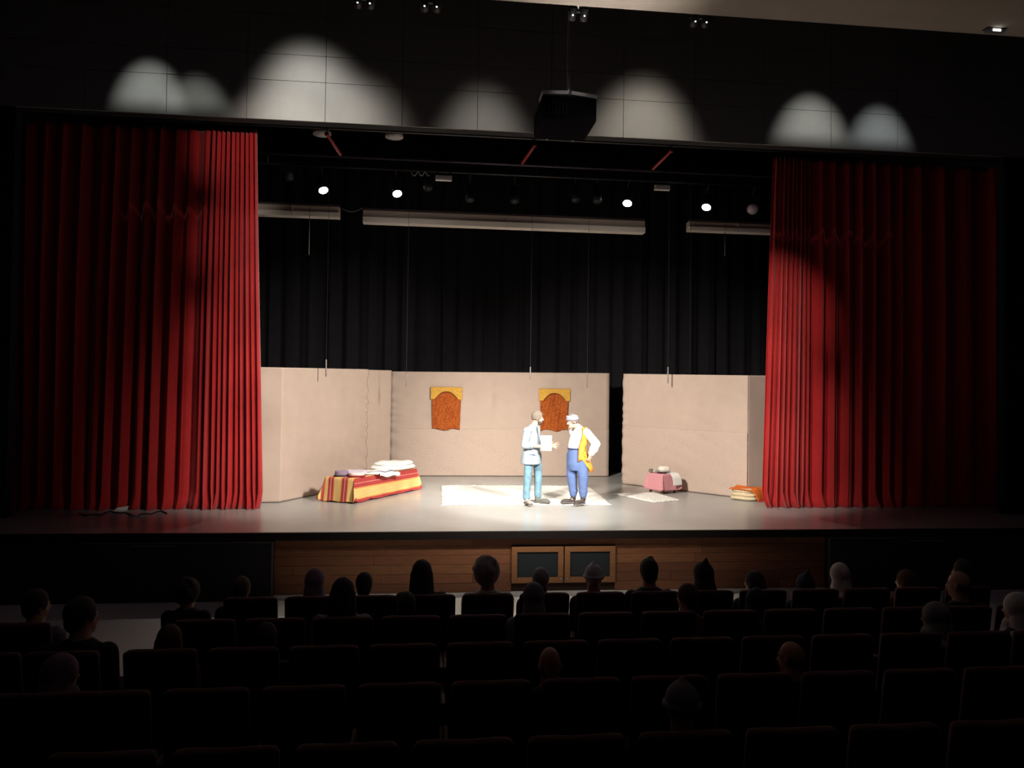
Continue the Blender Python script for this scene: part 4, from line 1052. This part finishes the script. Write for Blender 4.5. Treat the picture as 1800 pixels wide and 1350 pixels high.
def viewer(px, k, kind, hm, top, label, vk=0, sc=1.0, dx=0, snap=True, dz=0):
    x = P(px, 1040, ROWY[k]).x
    V = VAR[vk]
    t = tag(empty('person', (x, ROWY[k] + .0, RISE * k + dz), 0, sc), label, 'person', 'seated audience')
    piece('body', V['skin'], SKIN2, t); piece('jacket', V['top'], CL[top], t); piece('trousers', V['tr'], CL['black'], t)
    for me in V['sh']: piece('shoe', me, BLKM, t)
    nm = {'scarf': 'headscarf', 'hood': 'hood', 'beanie': 'beanie'}.get(kind, 'hair')
    piece(nm, hair_mesh(kind, vk), hm, t)
    return t
viewer(553, 0, 'scarf', CL['mauve'], 'maroon', 'person in a dull mauve headscarf in the front row, furthest left before the wood', 0, .98)
viewer(640, 0, 'short', HM['dark'], 'black', 'small dark-haired person in the front row right of the mauve headscarf', 0, .95)
viewer(741, 0, 'long', HM['dark'], 'black', 'person with big dark long hair in the front row left of the bushy head', 0, 1.04)
viewer(857, 0, 'bushy', HM['grey'], 'cream', 'large bushy-haired person looking right in the front row left of the hatches', 1, 1.03)
viewer(950, 0, 'short', HM['grey'], 'maroon', 'grey-haired person in the front row before the left hatch', 0, .97)
viewer(1043, 0, 'beanie', CL['white'], 'dark', 'person in a pale pointed cap in the front row before the right hatch', 0, .98)
viewer(1140, 0, 'tuft', HM['dark'], 'black', 'person with dark tufted hair in the front row right of the hatches', 0, 1.03)
viewer(1236, 0, 'hood', CL['dark'], 'dark', 'person in a dark pointed hood in the front row', 0, 1.0)
viewer(1325, 0, 'long', HM['dark'], 'navy', 'dark-haired person in navy in the front row right of the pointed hood', -1, .93)
viewer(1415, 0, 'hood', CL['navy'], 'navy', 'person in a navy hood in the front row left of the cream headscarf', 0, .90)
viewer(1476, 0, 'scarf', CL['cream'], 'black', 'person in a cream headscarf near the edge of the wooden front', 0, .98)
viewer(1592, 0, 'long', HM['brown'], 'maroon', 'brown-haired person in the front row right of the cream headscarf', -1, .92)
viewer(1693, 0, 'short', HM['dark'], 'navy', 'dark-haired person looking left at the right end of the front row', -1, 1.0)
viewer(425, 0, 'short', HM['brown'], 'black', 'person in black at the left of the front row before the dark block', 0, .93)
viewer(330, 0, 'bushy', HM['dark'], 'black', 'bushy dark head at the left end of the front row by the aisle', 1, .90)
viewer(603, 1, 'long', HM['dark'], 'mauve', 'person with long dark hair in the second row below the mauve headscarf', 0, 1.03)
viewer(715, 1, 'short', HM['dark'], 'black', 'dark-haired person in the second row behind the big long hair', 0, .93)
viewer(938, 1, 'scarf', CL['grey'], 'grey', 'person in a grey headscarf in the second row behind the grey-haired one', 0, .98)
viewer(1208, 1, 'short', HM['brown'], 'maroon', 'brown-haired child in the second row beside the pointed hood', -1, .96)
viewer(1686, 1, 'bald', HM['brown'], 'black', 'bald person in the second row at the right', -1, 1.03)
viewer(1330, 1, 'scarf', CL['navy'], 'navy', 'person in a navy headscarf in the second row', 1, .92)
viewer(65, 1, 'short', HM['dark'], 'grey', 'dark-haired person in grey left of the aisle, second row', 1, .98)
viewer(145, 2, 'short', HM['dark'], 'black', 'large dark-haired man beside the left aisle with light on his profile', 1, 1.06)
viewer(300, 2, 'long', HM['brown'], 'maroon', 'brown-haired person in the third row beside the left aisle', 0, .90)
viewer(470, 2, 'short', HM['dark'], 'dark', 'dark-haired person in the third row below the front wood edge', 0, .90)
viewer(1790, 2, 'scarf', CL['white'], 'navy', 'person in a white headscarf at the right edge of the picture', -1, 1.0)
viewer(1645, 2, 'scarf', CL['grey'], 'navy', 'person in a grey headscarf in the third row below the bald head', -1, .95)
viewer(968, 3, 'bald', HM['grey'], 'black', 'bald person in the fourth row below the hatches', 0, .92)
viewer(1392, 3, 'bald', HM['dark'], 'black', 'bald person in the fourth row at the right', -1, .92)
viewer(110, 3, 'scarf', CL['mauve'], 'maroon', 'person in a mauve headscarf left of the aisle, fourth row', 1, .93)
viewer(1200, 4, 'beanie', CL['grey'], 'navy', 'person in a grey cap in the fifth row, nearest to the viewer', 0, .93)

spot('mount_fill', P(1016, 34, 8.95), (pj0.x, 10.8, pz + .42), 14, 10, 1.0, (1, .93, .9), .03)  # spot added to brighten the projector mount

# ------------------------------------------------------------------ unseen wash lamps with flaps added to keep light off the curtains
for i, (src, d) in enumerate(CUT_LAMPS):
    t = tag(empty('flap_lamp', src), '%s unseen wash lamp from the left, its beam cut by an added flap' % ORD[i], 'lamp', 'unseen wash lamps with added light-blocking flaps')
    MB().tube([-d * .02, -d * .30], [.13, .09], 14).build('housing', BLKM, t, True)
    e = Vector((src.x, HEAD_Y, hb + .10)) - src; e = e * (.62 / e.y)
    up = Vector((0, -e.z, e.y)).normalized()
    c = e - up * .30
    vs = [c + Vector((sx * .36, 0, 0)) + up * (su * .30) for sx, su in ((-1, -1), (1, -1), (1, 1), (-1, 1))]
    MB().add(vs, [(0, 1, 2, 3)]).build('light_flap', BLACK, t, solid=.004)
    for sx in (-1, 1): MB().tube([-d * .02 + Vector((sx * .12, 0, 0)), vs[0 if sx < 0 else 1]], .006, 5).build('flap_arm', BLKM, t)
    MB().tube([-d * .2, -d * .2 + Vector((0, 0, 11.0 - src.z + d.z * .2))], .015, 6).build('stem', BLKM, t)
